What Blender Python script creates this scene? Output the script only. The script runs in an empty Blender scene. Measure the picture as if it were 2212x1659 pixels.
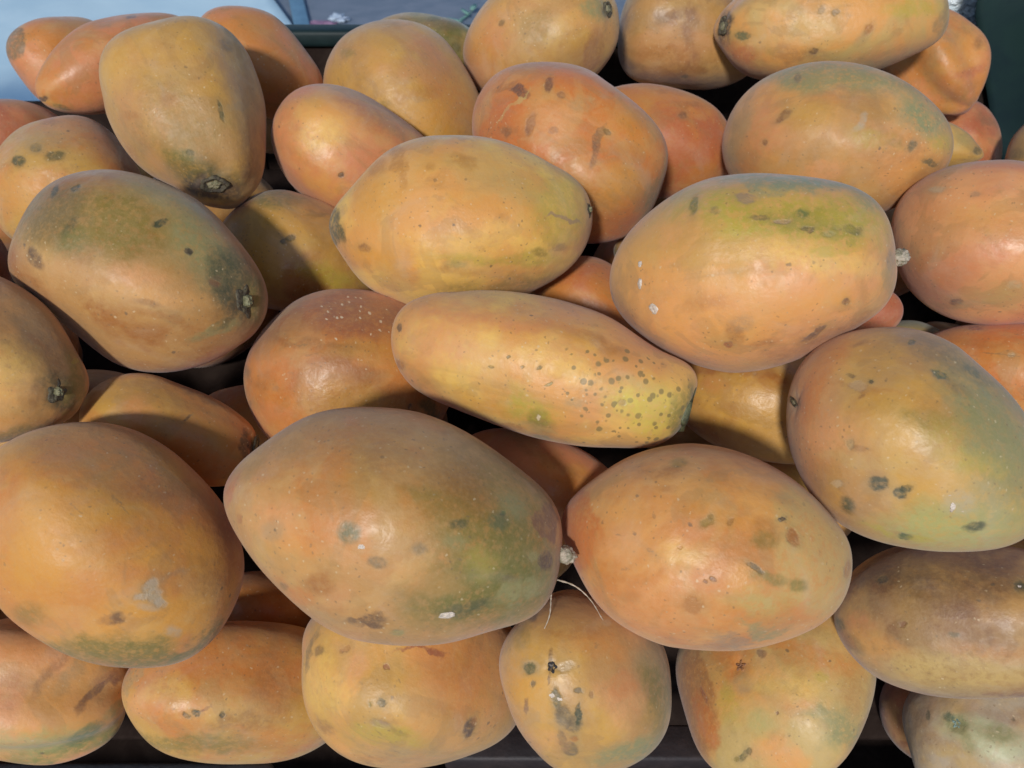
import bpy, bmesh, math, random
import numpy as np
from mathutils import Vector, Matrix, Quaternion, noise as mnoise

C = bpy.context.scene.collection
scene = bpy.context.scene

# ---------------------------------------------------------------- camera
CAM_Z = 1.35
PITCH = 40.0
cam = bpy.data.objects.new('camera', bpy.data.cameras.new('camera'))
C.objects.link(cam)
cam.location = (0, 0, CAM_Z)
cam.rotation_euler = (math.radians(90 - PITCH), 0, 0)
cam.data.sensor_width = 36.0
cam.data.lens = 36.0 * 1736.0 / 2212.0
cam.data.clip_start = 0.02
cam.data.clip_end = 500
cam.data.dof.use_dof = True
cam.data.dof.focus_distance = 0.56
cam.data.dof.aperture_fstop = 13.0
scene.camera = cam

# ---------------------------------------------------------------- light
SUN_EL, SUN_AZ = 33.0, 195.0          # the sun stands behind the camera, a little to the left
w = bpy.data.worlds.new('World')
scene.world = w
w.use_nodes = True
nt = w.node_tree
bg = nt.nodes['Background']
sky = nt.nodes.new('ShaderNodeTexSky')
sky.sky_type = 'NISHITA'
sky.sun_disc = False
sky.sun_elevation = math.radians(SUN_EL)
sky.sun_rotation = math.radians(SUN_AZ)
sky.air_density = 1.0
sky.dust_density = 0.6
sky.ozone_density = 3.0
nt.links.new(sky.outputs[0], bg.inputs[0])
bg.inputs[1].default_value = 0.14
sd = bpy.data.lights.new('sun', 'SUN')
sd.energy = 2.75
sd.angle = math.radians(5.0)
sd.color = (1.0, 0.96, 0.90)
sun = bpy.data.objects.new('sun', sd)
C.objects.link(sun)
az, el = math.radians(SUN_AZ), math.radians(SUN_EL)
to_sun = Vector((math.sin(az) * math.cos(el), math.cos(az) * math.cos(el), math.sin(el)))
sun.rotation_euler = to_sun.to_track_quat('Z', 'Y').to_euler()
sun.location = (-2, -2, 4)
scene.view_settings.view_transform = 'Standard'
scene.view_settings.look = 'None'
scene.view_settings.exposure = 0.0
scene.view_settings.gamma = 1.0

# ---------------------------------------------------------------- helpers
def tag(o, label=None, cat=None, group=None, kind=None):
    if label: o['label'] = label
    if cat: o['category'] = cat
    if group: o['group'] = group
    if kind: o['kind'] = kind
    return o

def link(name, mesh, mat, parent=None):
    o = bpy.data.objects.new(name, mesh)
    C.objects.link(o)
    if mat is not None and not mesh.materials:
        mesh.materials.append(mat)
    if parent is not None:
        o.parent = parent
    return o

def mesh_grid(name, V, wrap=True, caps=True, smooth=True):
    """V: (rows, cols, 3); columns closed when wrap, end rows closed by fans when caps."""
    nr, nc = V.shape[:2]
    verts = V.reshape(-1, 3).tolist()
    faces = []
    cols = nc if wrap else nc - 1
    for i in range(nr - 1):
        for j in range(cols):
            a, b = i * nc + j, i * nc + (j + 1) % nc
            faces.append((a, b, b + nc, a + nc))
    if caps:
        k = len(verts)
        verts.append(V[0].mean(0).tolist()); verts.append(V[-1].mean(0).tolist())
        for j in range(cols):
            a, b = j, (j + 1) % nc
            faces.append((b, a, k))
            faces.append(((nr - 1) * nc + a, (nr - 1) * nc + b, k + 1))
    me = bpy.data.meshes.new(name)
    me.from_pydata(verts, [], faces)
    me.update()
    if smooth:
        me.polygons.foreach_set('use_smooth', [True] * len(me.polygons))
    return me

def box_mesh(name, sx, sy, sz, bevel=0.003, seg=2, jit=0.0):
    bm = bmesh.new()
    bmesh.ops.create_cube(bm, size=1.0)
    for v in bm.verts:
        v.co = Vector((v.co.x * sx, v.co.y * sy, v.co.z * sz))
    bmesh.ops.bevel(bm, geom=bm.edges[:], offset=bevel, segments=seg, affect='EDGES', profile=0.5)
    me = bpy.data.meshes.new(name)
    bm.to_mesh(me); bm.free()
    me.polygons.foreach_set('use_smooth', [True] * len(me.polygons))
    return me

class NT:
    """small node-building helper"""
    def __init__(self, name):
        self.m = bpy.data.materials.new(name)
        self.m.use_nodes = True
        self.t = self.m.node_tree
        self.b = self.t.nodes['Principled BSDF']
    def n(self, ty, **kw):
        x = self.t.nodes.new(ty)
        for k, v in kw.items(): setattr(x, k, v)
        return x
    def put(self, sock, v):
        if hasattr(v, 'is_linked'): self.t.links.new(v, sock)
        else: sock.default_value = v
    def noise(self, vec, scale, detail=3.0, rough=0.55, dist=0.0, out='Fac'):
        x = self.n('ShaderNodeTexNoise')
        if vec is not None: self.put(x.inputs['Vector'], vec)
        x.inputs['Scale'].default_value = scale; x.inputs['Detail'].default_value = detail
        x.inputs['Roughness'].default_value = rough; x.inputs['Distortion'].default_value = dist
        return x.outputs[out]
    def rng(self, v, a, b, c=0.0, d=1.0, smooth=True):
        x = self.n('ShaderNodeMapRange')
        x.interpolation_type = 'SMOOTHSTEP' if smooth else 'LINEAR'
        self.put(x.inputs[0], v)
        for i, q in enumerate((a, b, c, d)): self.put(x.inputs[1 + i], q)
        return x.outputs[0]
    def mix(self, f, a, b, mode='MIX'):
        x = self.n('ShaderNodeMix'); x.data_type = 'RGBA'; x.blend_type = mode; x.clamp_factor = True
        self.put(x.inputs[0], f); self.put(x.inputs[6], a); self.put(x.inputs[7], b)
        return x.outputs[2]
    def math(self, op, a, b=0.0):
        x = self.n('ShaderNodeMath', operation=op)
        self.put(x.inputs[0], a); self.put(x.inputs[1], b)
        return x.outputs[0]
    def vec(self, op, a, b=None, scale=None, out=0):
        x = self.n('ShaderNodeVectorMath', operation=op)
        self.put(x.inputs[0], a)
        if b is not None: self.put(x.inputs[1], b)
        if scale is not None: x.inputs['Scale'].default_value = scale
        return x.outputs[out]
    def mapping(self, v, loc=(0, 0, 0), rot=(0, 0, 0), sc=(1, 1, 1), kind='POINT'):
        x = self.n('ShaderNodeMapping', vector_type=kind)
        self.put(x.inputs[0], v)
        x.inputs[1].default_value = loc; x.inputs[2].default_value = rot; x.inputs[3].default_value = sc
        return x.outputs[0]
    def bump(self, h, strength, dist, prev=None):
        x = self.n('ShaderNodeBump')
        x.inputs['Strength'].default_value = strength; x.inputs['Distance'].default_value = dist
        self.put(x.inputs['Height'], h)
        if prev is not None: self.put(x.inputs['Normal'], prev)
        return x.outputs[0]
    def obj(self):
        return self.n('ShaderNodeTexCoord').outputs['Object']

def rgba(c, k=1.0):
    k = (k, k, k) if isinstance(k, float) else k
    return (c[0] * k[0], c[1] * k[1], c[2] * k[2], 1.0)

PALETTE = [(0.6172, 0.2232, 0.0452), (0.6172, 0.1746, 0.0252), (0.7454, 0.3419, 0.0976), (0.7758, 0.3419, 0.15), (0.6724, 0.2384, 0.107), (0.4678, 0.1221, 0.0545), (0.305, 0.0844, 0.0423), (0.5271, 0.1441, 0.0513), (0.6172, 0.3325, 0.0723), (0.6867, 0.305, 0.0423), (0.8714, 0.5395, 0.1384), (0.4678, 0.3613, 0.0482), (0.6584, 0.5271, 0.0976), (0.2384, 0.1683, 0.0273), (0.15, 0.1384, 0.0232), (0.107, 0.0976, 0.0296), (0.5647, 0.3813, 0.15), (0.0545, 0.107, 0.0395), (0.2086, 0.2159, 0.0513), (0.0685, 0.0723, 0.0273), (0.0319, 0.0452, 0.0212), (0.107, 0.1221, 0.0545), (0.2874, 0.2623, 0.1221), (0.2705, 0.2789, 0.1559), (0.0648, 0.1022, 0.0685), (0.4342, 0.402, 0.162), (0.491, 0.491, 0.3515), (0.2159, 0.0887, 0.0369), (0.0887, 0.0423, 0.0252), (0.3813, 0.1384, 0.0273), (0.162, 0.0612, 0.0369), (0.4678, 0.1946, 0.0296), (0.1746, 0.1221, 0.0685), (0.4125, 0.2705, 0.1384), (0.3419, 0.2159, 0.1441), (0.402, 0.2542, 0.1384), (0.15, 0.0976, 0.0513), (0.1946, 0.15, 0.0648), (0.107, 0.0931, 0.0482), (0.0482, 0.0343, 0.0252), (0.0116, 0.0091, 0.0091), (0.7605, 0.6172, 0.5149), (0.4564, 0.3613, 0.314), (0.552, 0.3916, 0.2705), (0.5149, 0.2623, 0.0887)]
FRUIT = [
  {'label':'orange papaya with a grey bruised tip at the far left of the back row','loc':[-0.4999,0.9241,1.0512],'q':[0.51301,0.12534,-0.8123,0.24756],'L':0.1075,'R':0.0482,'m':0.319,'pa':1.605,'pb':2.489,'qa':2,'qb':2,'lobe':0.012,'ph':3.93,'c0':4,'c1':0,'rough':0.4,'bumps':[[0.0346,-0.0023,0.0445,0.00203],[0.0432,-0.0028,0.0361,-0.00135],[0.0481,-0.0032,0.0178,-0.00042],[0.0453,-0.003,-0.0011,0.00101],[0.0358,-0.0023,-0.0256,-0.00154],[0.0189,-0.0012,-0.0467,0.00079],[0.0148,-0.004,0.0522,-0.00091],[-0.0034,-0.0039,0.0536,-0.00091],[-0.0174,-0.0035,0.0517,0.00098]],'sg':0.0154,'marks':[[0.0374,-0.0229,0.0347,1.5298,0.659,3.0815,0.0118,0.0207,0.0455,32,0.25,0.85],[0.0216,-0.03,-0.0231,1.6156,1.0645,-3.1228,0.03,0.01,0.066,33,0.9,0.4]],'sap':[],'stem':None,'fre':None},
  {'label':'orange papaya lying behind the big olive papaya,its dark pinched tip at lower left','loc':[-0.409,0.8594,1.0674],'q':[0.5437,0.16067,-0.74833,0.34433],'L':0.1783,'R':0.0431,'m':0.06,'pa':1.643,'pb':1.7,'qa':2,'qb':2,'lobe':0.012,'ph':5.63,'c0':4,'c1':0,'rough':0.4,'bumps':[[0.0107,0.0036,0.0857,0.00214],[-0.0016,0.0028,0.0889,-0.00101],[-0.026,0.0017,0.0695,-0.00071],[0.0425,0.0,0.0159,0.00093],[0.0341,-0.0045,-0.0456,-0.00061],[0.0333,0.0022,0.0544,-0.00049],[0.0217,0.0029,0.0757,-0.00179]],'sg':0.0138,'marks':[[-0.0092,-0.0081,0.0851,1.8128,0.7342,-2.968,0.0157,0.0074,0.0346,8,0.7,0.7],[-0.0011,-0.0062,0.088,2.7706,1.3823,-1.9467,0.006,0.0028,0.0132,39,0.4,0.85],[-0.0148,-0.0135,0.0776,1.851,0.8313,-2.9164,0.0083,0.0028,0.0184,15,0.6,0.7],[-0.0139,-0.0382,0.0274,2.1236,1.0921,-2.6254,0.0232,0.0279,0.0613,5,1,0.5],[0.0333,-0.0199,-0.0287,2.9875,1.272,-1.7673,0.0057,0.0019,0.0125,39,0.5,0.7],[0.0365,-0.0221,-0.0024,2.4345,1.2125,-2.3494,0.0186,0.0037,0.0409,34,0.9,0.5]],'sap':[],'stem':None,'fre':None},
  {'label':'large olive yellow papaya tipped downward with its dark stem scar facing front,back left','loc':[-0.2754,0.684,1.0761],'q':[0.19556,-0.14908,0.85532,-0.45603],'L':0.1707,'R':0.0671,'m':-0.45,'pa':1.767,'pb':1.7,'qa':2,'qb':2,'lobe':0.02,'ph':4.87,'c0':8,'c1':44,'rough':0.4,'bumps':[[0.0548,-0.0316,-0.0521,-0.00205],[0.0425,-0.0425,-0.0573,0.0032],[-0.0035,-0.0539,-0.0644,-0.00182],[-0.0312,-0.0467,-0.0621,-0.00202],[-0.0526,-0.0351,-0.0521,0.0012],[-0.0629,-0.0214,-0.0437,0.00348],[-0.0667,-0.0044,-0.0315,-0.00219],[-0.0531,0.0106,0.0283,-0.00254],[-0.0384,0.0159,0.0547,-0.00218],[-0.0194,0.017,0.0742,0.00289],[-0.0026,0.0199,0.0787,-0.00422],[0.0146,0.019,0.0758,0.0066],[0.0313,0.0154,0.0644,-0.00344],[0.0473,0.0127,0.0407,-0.00495],[0.057,0.0075,0.0185,0.00326],[0.066,0.0,-0.0218,0.00284],[0.0657,-0.0131,-0.0407,-0.00231]],'sg':0.0215,'marks':[[0.0173,-0.0434,0.0452,2.2505,-0.2701,2.8992,0.0483,0.0483,0.1062,13,0.9,0.4],[0.0099,-0.023,0.0746,2.2597,-0.4732,2.7659,0.0304,0.0167,0.0668,15,0.8,0.9],[0.0226,-0.0131,0.0739,2.4128,-0.7218,2.4673,0.013,0.01,0.0287,39,0.6,0.85],[0.0082,-0.0158,0.0801,2.2372,-0.4524,2.7968,0.0199,0.0115,0.0438,28,0.5,0.85],[-0.0263,-0.0189,0.0672,2.2346,-0.3901,2.8962,0.0108,0.0348,0.0767,27,0.8,0.5],[-0.0213,-0.0461,0.0366,2.2466,-0.1842,3.0328,0.0023,0.009,0.0198,19,0.4,0.75],[-0.0308,-0.0425,0.0323,2.2706,-0.2966,2.9536,0.0114,0.0034,0.025,33,0.5,0.5],[0.0118,-0.0564,0.0175,2.2901,-0.2532,2.9047,0.0081,0.0059,0.0178,29,0.8,0.5],[-0.0491,-0.0441,-0.023,2.3281,-0.2825,2.969,0.007,0.0062,0.0154,36,0.7,0.6],[0.0239,-0.034,0.0542,2.2326,-0.2749,2.8924,0.0135,0.0075,0.0297,14,0.8,0.6],[0.015,-0.0376,0.0563,2.2347,-0.2802,2.9028,0.0034,0.0026,0.0074,19,0.4,0.6],[0.0466,-0.0183,0.038,2.2333,-0.2589,2.8671,0.0107,0.01,0.0236,2,0.9,0.7],[0.0032,-0.0646,-0.0124,2.3273,-0.2405,2.9148,0.0221,0.0111,0.0487,44,0.9,0.5],[-0.0074,-0.0339,0.0642,2.2269,-0.3005,2.9301,0.0098,0.0189,0.0415,44,0.7,0.4],[0.0439,-0.0416,0.0074,2.282,-0.2329,2.8695,0.0075,0.0037,0.0165,29,0.8,0.5],[0.0596,-0.0036,0.0106,2.2345,0.1655,-3.11,0.0079,0.0118,0.0259,29,0.9,0.4]],'sap':[],'stem':['scar',0.0106,-0.0167,0.0787,0.3002,-0.4727,0.8285,-0.9402,-0.0,0.3407,0.0115,0.0073],'fre':None},
  {'label':'orange papaya peeking out behind the right side of the olive papaya','loc':[-0.2553,0.8374,1.0698],'q':[0.38483,-0.22816,0.89433,-0.00551],'L':0.1392,'R':0.0472,'m':-0.226,'pa':1.657,'pb':2.005,'qa':2,'qb':2,'lobe':0.012,'ph':1.41,'c0':0,'c1':4,'rough':0.4,'bumps':[[-0.0067,0.0039,-0.0687,0.00044],[-0.0365,0.0024,-0.0467,-0.00106],[-0.0451,0.0,-0.0282,0.00099],[-0.0469,-0.0031,-0.0069,0.00045],[-0.0433,-0.0028,0.0178,-0.00133],[-0.0374,-0.0049,0.0356,-0.00047],[-0.0278,-0.0055,0.0525,0.00183],[-0.0168,-0.007,0.063,-0.00132]],'sg':0.0151,'marks':[[-0.0149,-0.0168,-0.0618,1.4001,-0.8703,-2.9938,0.0133,0.0053,0.0293,4,0.8,0.5],[-0.0023,-0.0428,0.0192,0.5819,-1.3253,-2.1641,0.023,0.0184,0.0506,5,1,0.35],[-0.0285,-0.035,-0.0278,0.8078,-1.3525,-2.3579,0.0223,0.0089,0.049,44,0.9,0.5]],'sap':[],'stem':None,'fre':None},
  {'label':'round ochre papaya standing in the back row left of centre','loc':[-0.1125,0.841,1.026],'q':[0.35609,-0.06129,0.88073,-0.30621],'L':0.19,'R':0.076,'m':-0.166,'pa':1.761,'pb':2.286,'qa':2,'qb':2,'lobe':0.012,'ph':1.89,'c0':8,'c1':44,'rough':0.4,'bumps':[[0.0466,-0.0269,-0.0692,-0.00158],[0.0219,-0.0285,-0.0844,0.00218],[-0.0,-0.0303,-0.0876,-0.00123],[-0.0503,-0.0248,-0.0665,-0.00129],[-0.068,-0.0182,-0.042,0.00149],[-0.0754,-0.0099,-0.0169,-0.00081],[-0.0741,-0.0049,0.0132,0.00079],[-0.0694,0.0,0.035,-0.00351],[-0.0654,0.0043,0.0453,0.00302]],'sg':0.0243,'marks':[[-0.0407,-0.0512,0.0456,1.9069,-0.3179,3.0835,0.0275,0.0367,0.0807,0,0.9,0.7],[-0.0195,-0.0695,0.0232,2.0306,-0.6831,2.8635,0.0225,0.0081,0.0495,29,0.9,0.45],[-0.0539,-0.053,-0.0028,2.7853,-1.172,2.0219,0.0274,0.0091,0.0603,4,0.9,0.5],[-0.0078,-0.0657,-0.0509,2.0337,-0.3651,2.9751,0.0249,0.0159,0.0549,44,0.9,0.4],[-0.0134,-0.0702,0.0267,2.0254,-0.6826,2.8596,0.0117,0.0027,0.0257,33,0.5,0.5],[0.0068,-0.0621,-0.0575,2.1241,-0.6393,2.7798,0.0091,0.0046,0.0201,13,0.8,0.4],[-0.013,-0.0638,0.0454,1.9966,-0.6909,2.8767,0.0272,0.0181,0.0598,9,0.9,0.5],[0.0129,-0.0736,0.009,2.0475,-0.6663,2.8161,0.0067,0.0045,0.0148,13,0.7,0.4]],'sap':[],'stem':None,'fre':None},
  {'label':'greenish papaya mostly hidden behind the ochre one at the back','loc':[-0.1066,1.0108,1.03],'q':[0.66789,-0.14027,0.72678,-0.07772],'L':0.152,'R':0.0438,'m':-0.07,'pa':2.066,'pb':2.272,'qa':2,'qb':2,'lobe':0.012,'ph':5.49,'c0':14,'c1':22,'rough':0.4,'bumps':[[-0.0432,-0.0028,0.0105,-0.00068],[-0.0394,-0.0026,0.0336,0.00079],[-0.0317,-0.0021,0.0532,-0.00043]],'sg':0.014,'marks':[[-0.0303,-0.0296,0.0169,-0.4808,-1.5524,-1.0607,0.0299,0.0076,0.0658,32,0.5,0.6],[-0.007,-0.0379,0.0366,1.096,-1.4928,-2.6612,0.0071,0.0065,0.0156,15,0.5,0.8],[-0.0311,-0.0292,-0.0208,1.8429,-1.496,2.9001,0.0135,0.0054,0.0298,15,0.7,0.6]],'sap':[],'stem':None,'fre':None},
  {'label':'olive tan papaya with a green stem end,cut off by the top edge','loc':[0.0304,0.906,1.0763],'q':[0.83532,-0.04089,0.53003,-0.1401],'L':0.1762,'R':0.064,'m':-0.049,'pa':1.909,'pb':2.259,'qa':2,'qb':2,'lobe':0.012,'ph':0.03,'c0':44,'c1':8,'rough':0.4,'bumps':[[-0.0342,-0.0116,-0.0729,0.00051],[-0.05,-0.0099,-0.0538,-0.00152],[-0.0573,-0.0075,-0.0389,0.00094],[0.0179,0.0036,0.0847,-0.00112],[0.0369,0.0024,0.0729,0.00163],[0.0501,0.0,0.0565,-0.00108],[0.0159,-0.0122,-0.0837,-0.00112],[0.0272,-0.0113,-0.0783,0.00107]],'sg':0.0205,'marks':[[-0.0042,-0.0436,-0.0643,-2.1423,-1.092,0.5234,0.0344,0.0344,0.0756,0,0.9,0.6],[-0.0031,-0.0379,0.0715,-1.8241,-1.1457,0.2351,0.0196,0.014,0.0432,22,0.7,0.7],[0.0017,-0.0283,0.0792,-1.8017,-1.1484,0.2094,0.0057,0.0066,0.0145,19,0.4,0.8],[-0.03,-0.0548,-0.0209,-2.051,-1.1074,0.4702,0.0038,0.0033,0.0083,19,0.4,0.7],[0.0355,-0.0388,0.0515,-1.744,-0.7566,0.0798,0.0077,0.0287,0.0632,6,0.6,0.5],[-0.0095,-0.0617,0.0167,-1.9709,-1.1269,0.3758,0.0279,0.0186,0.0614,13,0.9,0.4],[0.0019,-0.0608,0.027,-1.7704,-0.6679,0.1224,0.0093,0.0233,0.0512,10,0.8,0.3],[-0.0266,-0.0523,-0.0353,-2.0818,-1.1014,0.4939,0.0143,0.0191,0.0419,4,1,0.4]],'sap':[],'stem':['scar',0.001,-0.0246,0.0817,0.0201,-0.4761,0.8792,0.5431,0.7435,0.3902,0.0066,0.0076],'fre':None},
  {'label':'dull brown orange papaya under the left end of the long top right one','loc':[0.2132,0.9947,1.0545],'q':[0.62932,-0.01191,0.75726,-0.17425],'L':0.1748,'R':0.0645,'m':-0.45,'pa':2.387,'pb':2.185,'qa':2,'qb':2,'lobe':0.012,'ph':5.16,'c0':44,'c1':27,'rough':0.4,'bumps':[[-0.002,-0.0073,-0.0871,0.00085],[0.0161,-0.0093,-0.0857,-0.00123],[0.035,-0.007,-0.0806,-0.00051],[0.0537,-0.0071,-0.0682,0.002],[0.0639,-0.0042,-0.0476,-0.00202],[0.0643,-0.0042,-0.029,0.00133],[0.061,-0.004,0.0052,-0.00171],[0.0521,-0.0034,0.0386,0.00089]],'sg':0.0207,'marks':[[-0.004,-0.0632,-0.0514,1.8125,-1.3539,2.9094,0.031,0.0135,0.0683,35,0.9,0.5],[0.0215,-0.0601,-0.0227,1.6758,-1.3527,3.0175,0.0471,0.0073,0.1037,29,0.8,0.5],[0.0373,-0.0495,-0.0019,1.5847,-1.4323,3.0909,0.0426,0.0053,0.0936,29,0.8,0.5],[0.0037,-0.0416,-0.0776,1.9189,-1.3461,2.7979,0.0064,0.0085,0.0187,28,0.7,0.4],[0.0436,-0.0427,0.0054,1.5468,-1.3485,3.1221,0.0043,0.0027,0.0094,39,0.5,0.6]],'sap':[],'stem':None,'fre':None},
  {'label':'long pale tan papaya lying across the top right corner with dark left end','loc':[0.3342,0.8933,1.0952],'q':[0.66046,-0.17185,-0.73009,0.03505],'L':0.2336,'R':0.0571,'m':0.14,'pa':1.988,'pb':2.083,'qa':2,'qb':2,'lobe':0.012,'ph':5.01,'c0':16,'c1':2,'rough':0.4,'bumps':[[0.0,0.0,0.1168,0.00371],[0.0148,0.001,0.1135,0.0013],[0.0286,0.0,0.1038,-0.00301],[-0.0196,0.0,0.111,-0.0052],[-0.0368,0.0,0.094,0.00178],[-0.0496,0.0,0.0675,0.00174],[-0.0544,-0.0036,0.0474,-0.00147],[-0.0475,-0.0063,-0.0557,-0.00054],[-0.0382,-0.005,-0.0818,-0.00117],[-0.026,-0.0052,-0.1016,-0.00242],[-0.0177,-0.006,-0.1094,0.00715],[0.0016,-0.0061,-0.116,-0.00885],[0.0154,-0.0064,-0.111,0.0056]],'sg':0.0183,'marks':[[-0.028,-0.0235,0.0943,1.7178,1.2578,-2.9723,0.0346,0.0168,0.0761,5,0.8,0.6],[-0.0235,-0.0314,0.0901,2.2216,1.4884,-2.4676,0.0166,0.0098,0.0366,7,0.8,0.5],[0.0056,-0.0224,0.1083,1.6697,1.2569,-3.0534,0.0098,0.0196,0.043,39,0.45,0.9],[-0.0111,-0.0193,0.1091,1.9804,1.4966,-2.7215,0.0069,0.0148,0.0326,30,0.7,0.7],[-0.0046,-0.0389,0.0898,1.9733,1.4413,-2.7372,0.0087,0.0043,0.019,21,0.25,0.9],[-0.0238,-0.0515,0.0196,-2.4395,1.4048,-0.8361,0.0047,0.0033,0.0103,39,0.4,0.8],[-0.0022,-0.0569,0.0157,1.9011,1.155,-2.8353,0.0185,0.0277,0.0609,8,0.9,0.35],[0.0085,-0.042,-0.0707,2.8075,1.3389,-1.9224,0.0319,0.0091,0.0702,11,0.8,0.6],[-0.0071,-0.0527,-0.0303,2.0071,1.135,-2.734,0.0041,0.0064,0.0141,29,0.5,0.8],[0.0111,-0.0556,0.0023,2.6654,1.4069,-2.0646,0.0041,0.0037,0.0091,32,0.4,0.7],[0.0138,-0.0552,0.0154,2.621,1.4191,-2.1113,0.0037,0.0046,0.0101,32,0.5,0.5],[-0.0267,-0.0491,0.0361,2.0129,1.3146,-2.6835,0.0379,0.0095,0.0833,30,0.9,0.45],[-0.0281,-0.0406,-0.0493,-2.2224,1.2429,-0.5954,0.0421,0.0112,0.0926,3,0.9,0.5],[-0.0156,-0.0516,-0.0244,1.8921,0.9945,-2.8526,0.0055,0.0092,0.0203,33,0.6,0.5],[-0.0022,-0.0215,-0.1066,2.8528,1.3099,-1.8668,0.0056,0.0186,0.0409,32,0.7,0.6]],'sap':[],'stem':['scar',0.0067,-0.0187,0.1106,0.1825,-0.5074,0.8422,0.298,-0.7877,-0.5392,0.0069,0.0098],'fre':None},
  {'label':'deeply folded orange papaya below the right end of the long top right one','loc':[0.4937,0.974,1.0328],'q':[0.39782,0.19336,0.83004,-0.33968],'L':0.1485,'R':0.0486,'m':0.045,'pa':2.0,'pb':1.998,'qa':2,'qb':2,'lobe':0.05,'ph':2.94,'c0':0,'c1':4,'rough':0.4,'bumps':[[-0.0485,-0.0032,0.0015,-0.00159],[-0.0474,0.0,0.019,0.00103],[-0.0423,0.0028,0.038,0.00137],[-0.0308,0.004,0.0579,-0.00171],[-0.0015,0.0057,0.0737,-0.00209],[0.0161,0.0067,0.0695,0.00793],[0.0257,0.0051,0.063,-0.00693]],'sg':0.0156,'marks':[[-0.03,-0.0337,0.0286,1.9285,-0.8076,2.9059,0.0238,0.0207,0.0524,2,0.9,0.5],[-0.0189,-0.0305,0.0507,1.8471,-0.6179,2.9965,0.0187,0.0062,0.0412,5,0.7,0.6],[0.0031,-0.0309,0.0575,1.8093,-0.4108,3.0419,0.0315,0.0063,0.0694,29,0.8,0.4],[-0.0051,-0.0474,0.0152,1.9461,-0.795,2.8722,0.0104,0.0104,0.023,33,0.7,0.4],[-0.0434,-0.0142,0.0272,1.9265,-0.8143,2.9177,0.0052,0.0084,0.0184,30,0.8,0.5]],'sap':[],'stem':None,'fre':None},
  {'label':'reddish papaya deep in the corner beside the dark green sheet','loc':[0.5692,0.974,0.9239],'q':[0.22685,0.19672,0.92325,-0.23968],'L':0.1206,'R':0.0456,'m':-0.139,'pa':1.994,'pb':2.172,'qa':2,'qb':2,'lobe':0.012,'ph':1.9,'c0':4,'c1':5,'rough':0.4,'bumps':[],'sg':0.0146,'marks':[[-0.0332,-0.0286,-0.0214,1.6004,-0.9111,-3.1368,0.0169,0.0067,0.0371,32,0.7,0.5]],'sap':[],'stem':None,'fre':None},
  {'label':'tan pointed papaya tip poking out right of the large right hand papaya','loc':[0.4709,0.8833,0.9714],'q':[0.72862,-0.29017,-0.61789,-0.0559],'L':0.1295,'R':0.0274,'m':-0.047,'pa':1.851,'pb':2.2,'qa':1.6,'qb':2,'lobe':0.02,'ph':1.75,'c0':16,'c1':8,'rough':0.4,'bumps':[[0.0122,-0.0008,-0.055,-0.00097],[0.0035,-0.0005,-0.0635,0.00141],[-0.0044,-0.0003,-0.0629,-0.001]],'sg':0.0088,'marks':[[0.0044,-0.0102,-0.0562,1.7718,1.3026,-2.9518,0.0051,0.0046,0.0113,38,0.4,0.8],[0.0125,-0.0173,-0.0369,1.9095,1.4652,-2.8166,0.0153,0.0077,0.0338,22,0.9,0.4]],'sap':[],'stem':None,'fre':None},
  {'label':'dull brown papaya cut off by the right edge near the dark green sheet','loc':[0.6217,0.8658,0.9505],'q':[0.00234,-0.29152,-0.93824,0.1863],'L':0.1261,'R':0.0519,'m':-0.186,'pa':2.01,'pb':2.188,'qa':2,'qb':2,'lobe':0.012,'ph':1.6,'c0':44,'c1':33,'rough':0.4,'bumps':[[0.043,-0.0028,-0.0404,-0.00108],[0.0492,-0.0032,-0.0278,0.00139],[0.0517,-0.0034,-0.0137,-0.00047]],'sg':0.0166,'marks':[[0.0396,-0.0333,-0.0068,1.577,0.1287,3.1066,0.0084,0.0068,0.0185,32,0.6,0.7]],'sap':[],'stem':None,'fre':None},
  {'label':'reddish pink papaya at the left edge under the bruised tipped one','loc':[-0.5441,0.8016,0.9985],'q':[0.63855,0.08351,-0.69366,0.32268],'L':0.1553,'R':0.0471,'m':-0.117,'pa':2.024,'pb':2.2,'qa':2,'qb':2,'lobe':0.012,'ph':2.8,'c0':4,'c1':5,'rough':0.4,'bumps':[[0.0412,-0.0027,-0.0423,0.00056],[0.0354,-0.0023,-0.0544,-0.00042]],'sg':0.0151,'marks':[[0.0194,-0.0415,-0.0233,1.6964,1.3818,-3.0378,0.0326,0.0103,0.0718,5,0.8,0.6]],'sap':[],'stem':None,'fre':None},
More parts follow.
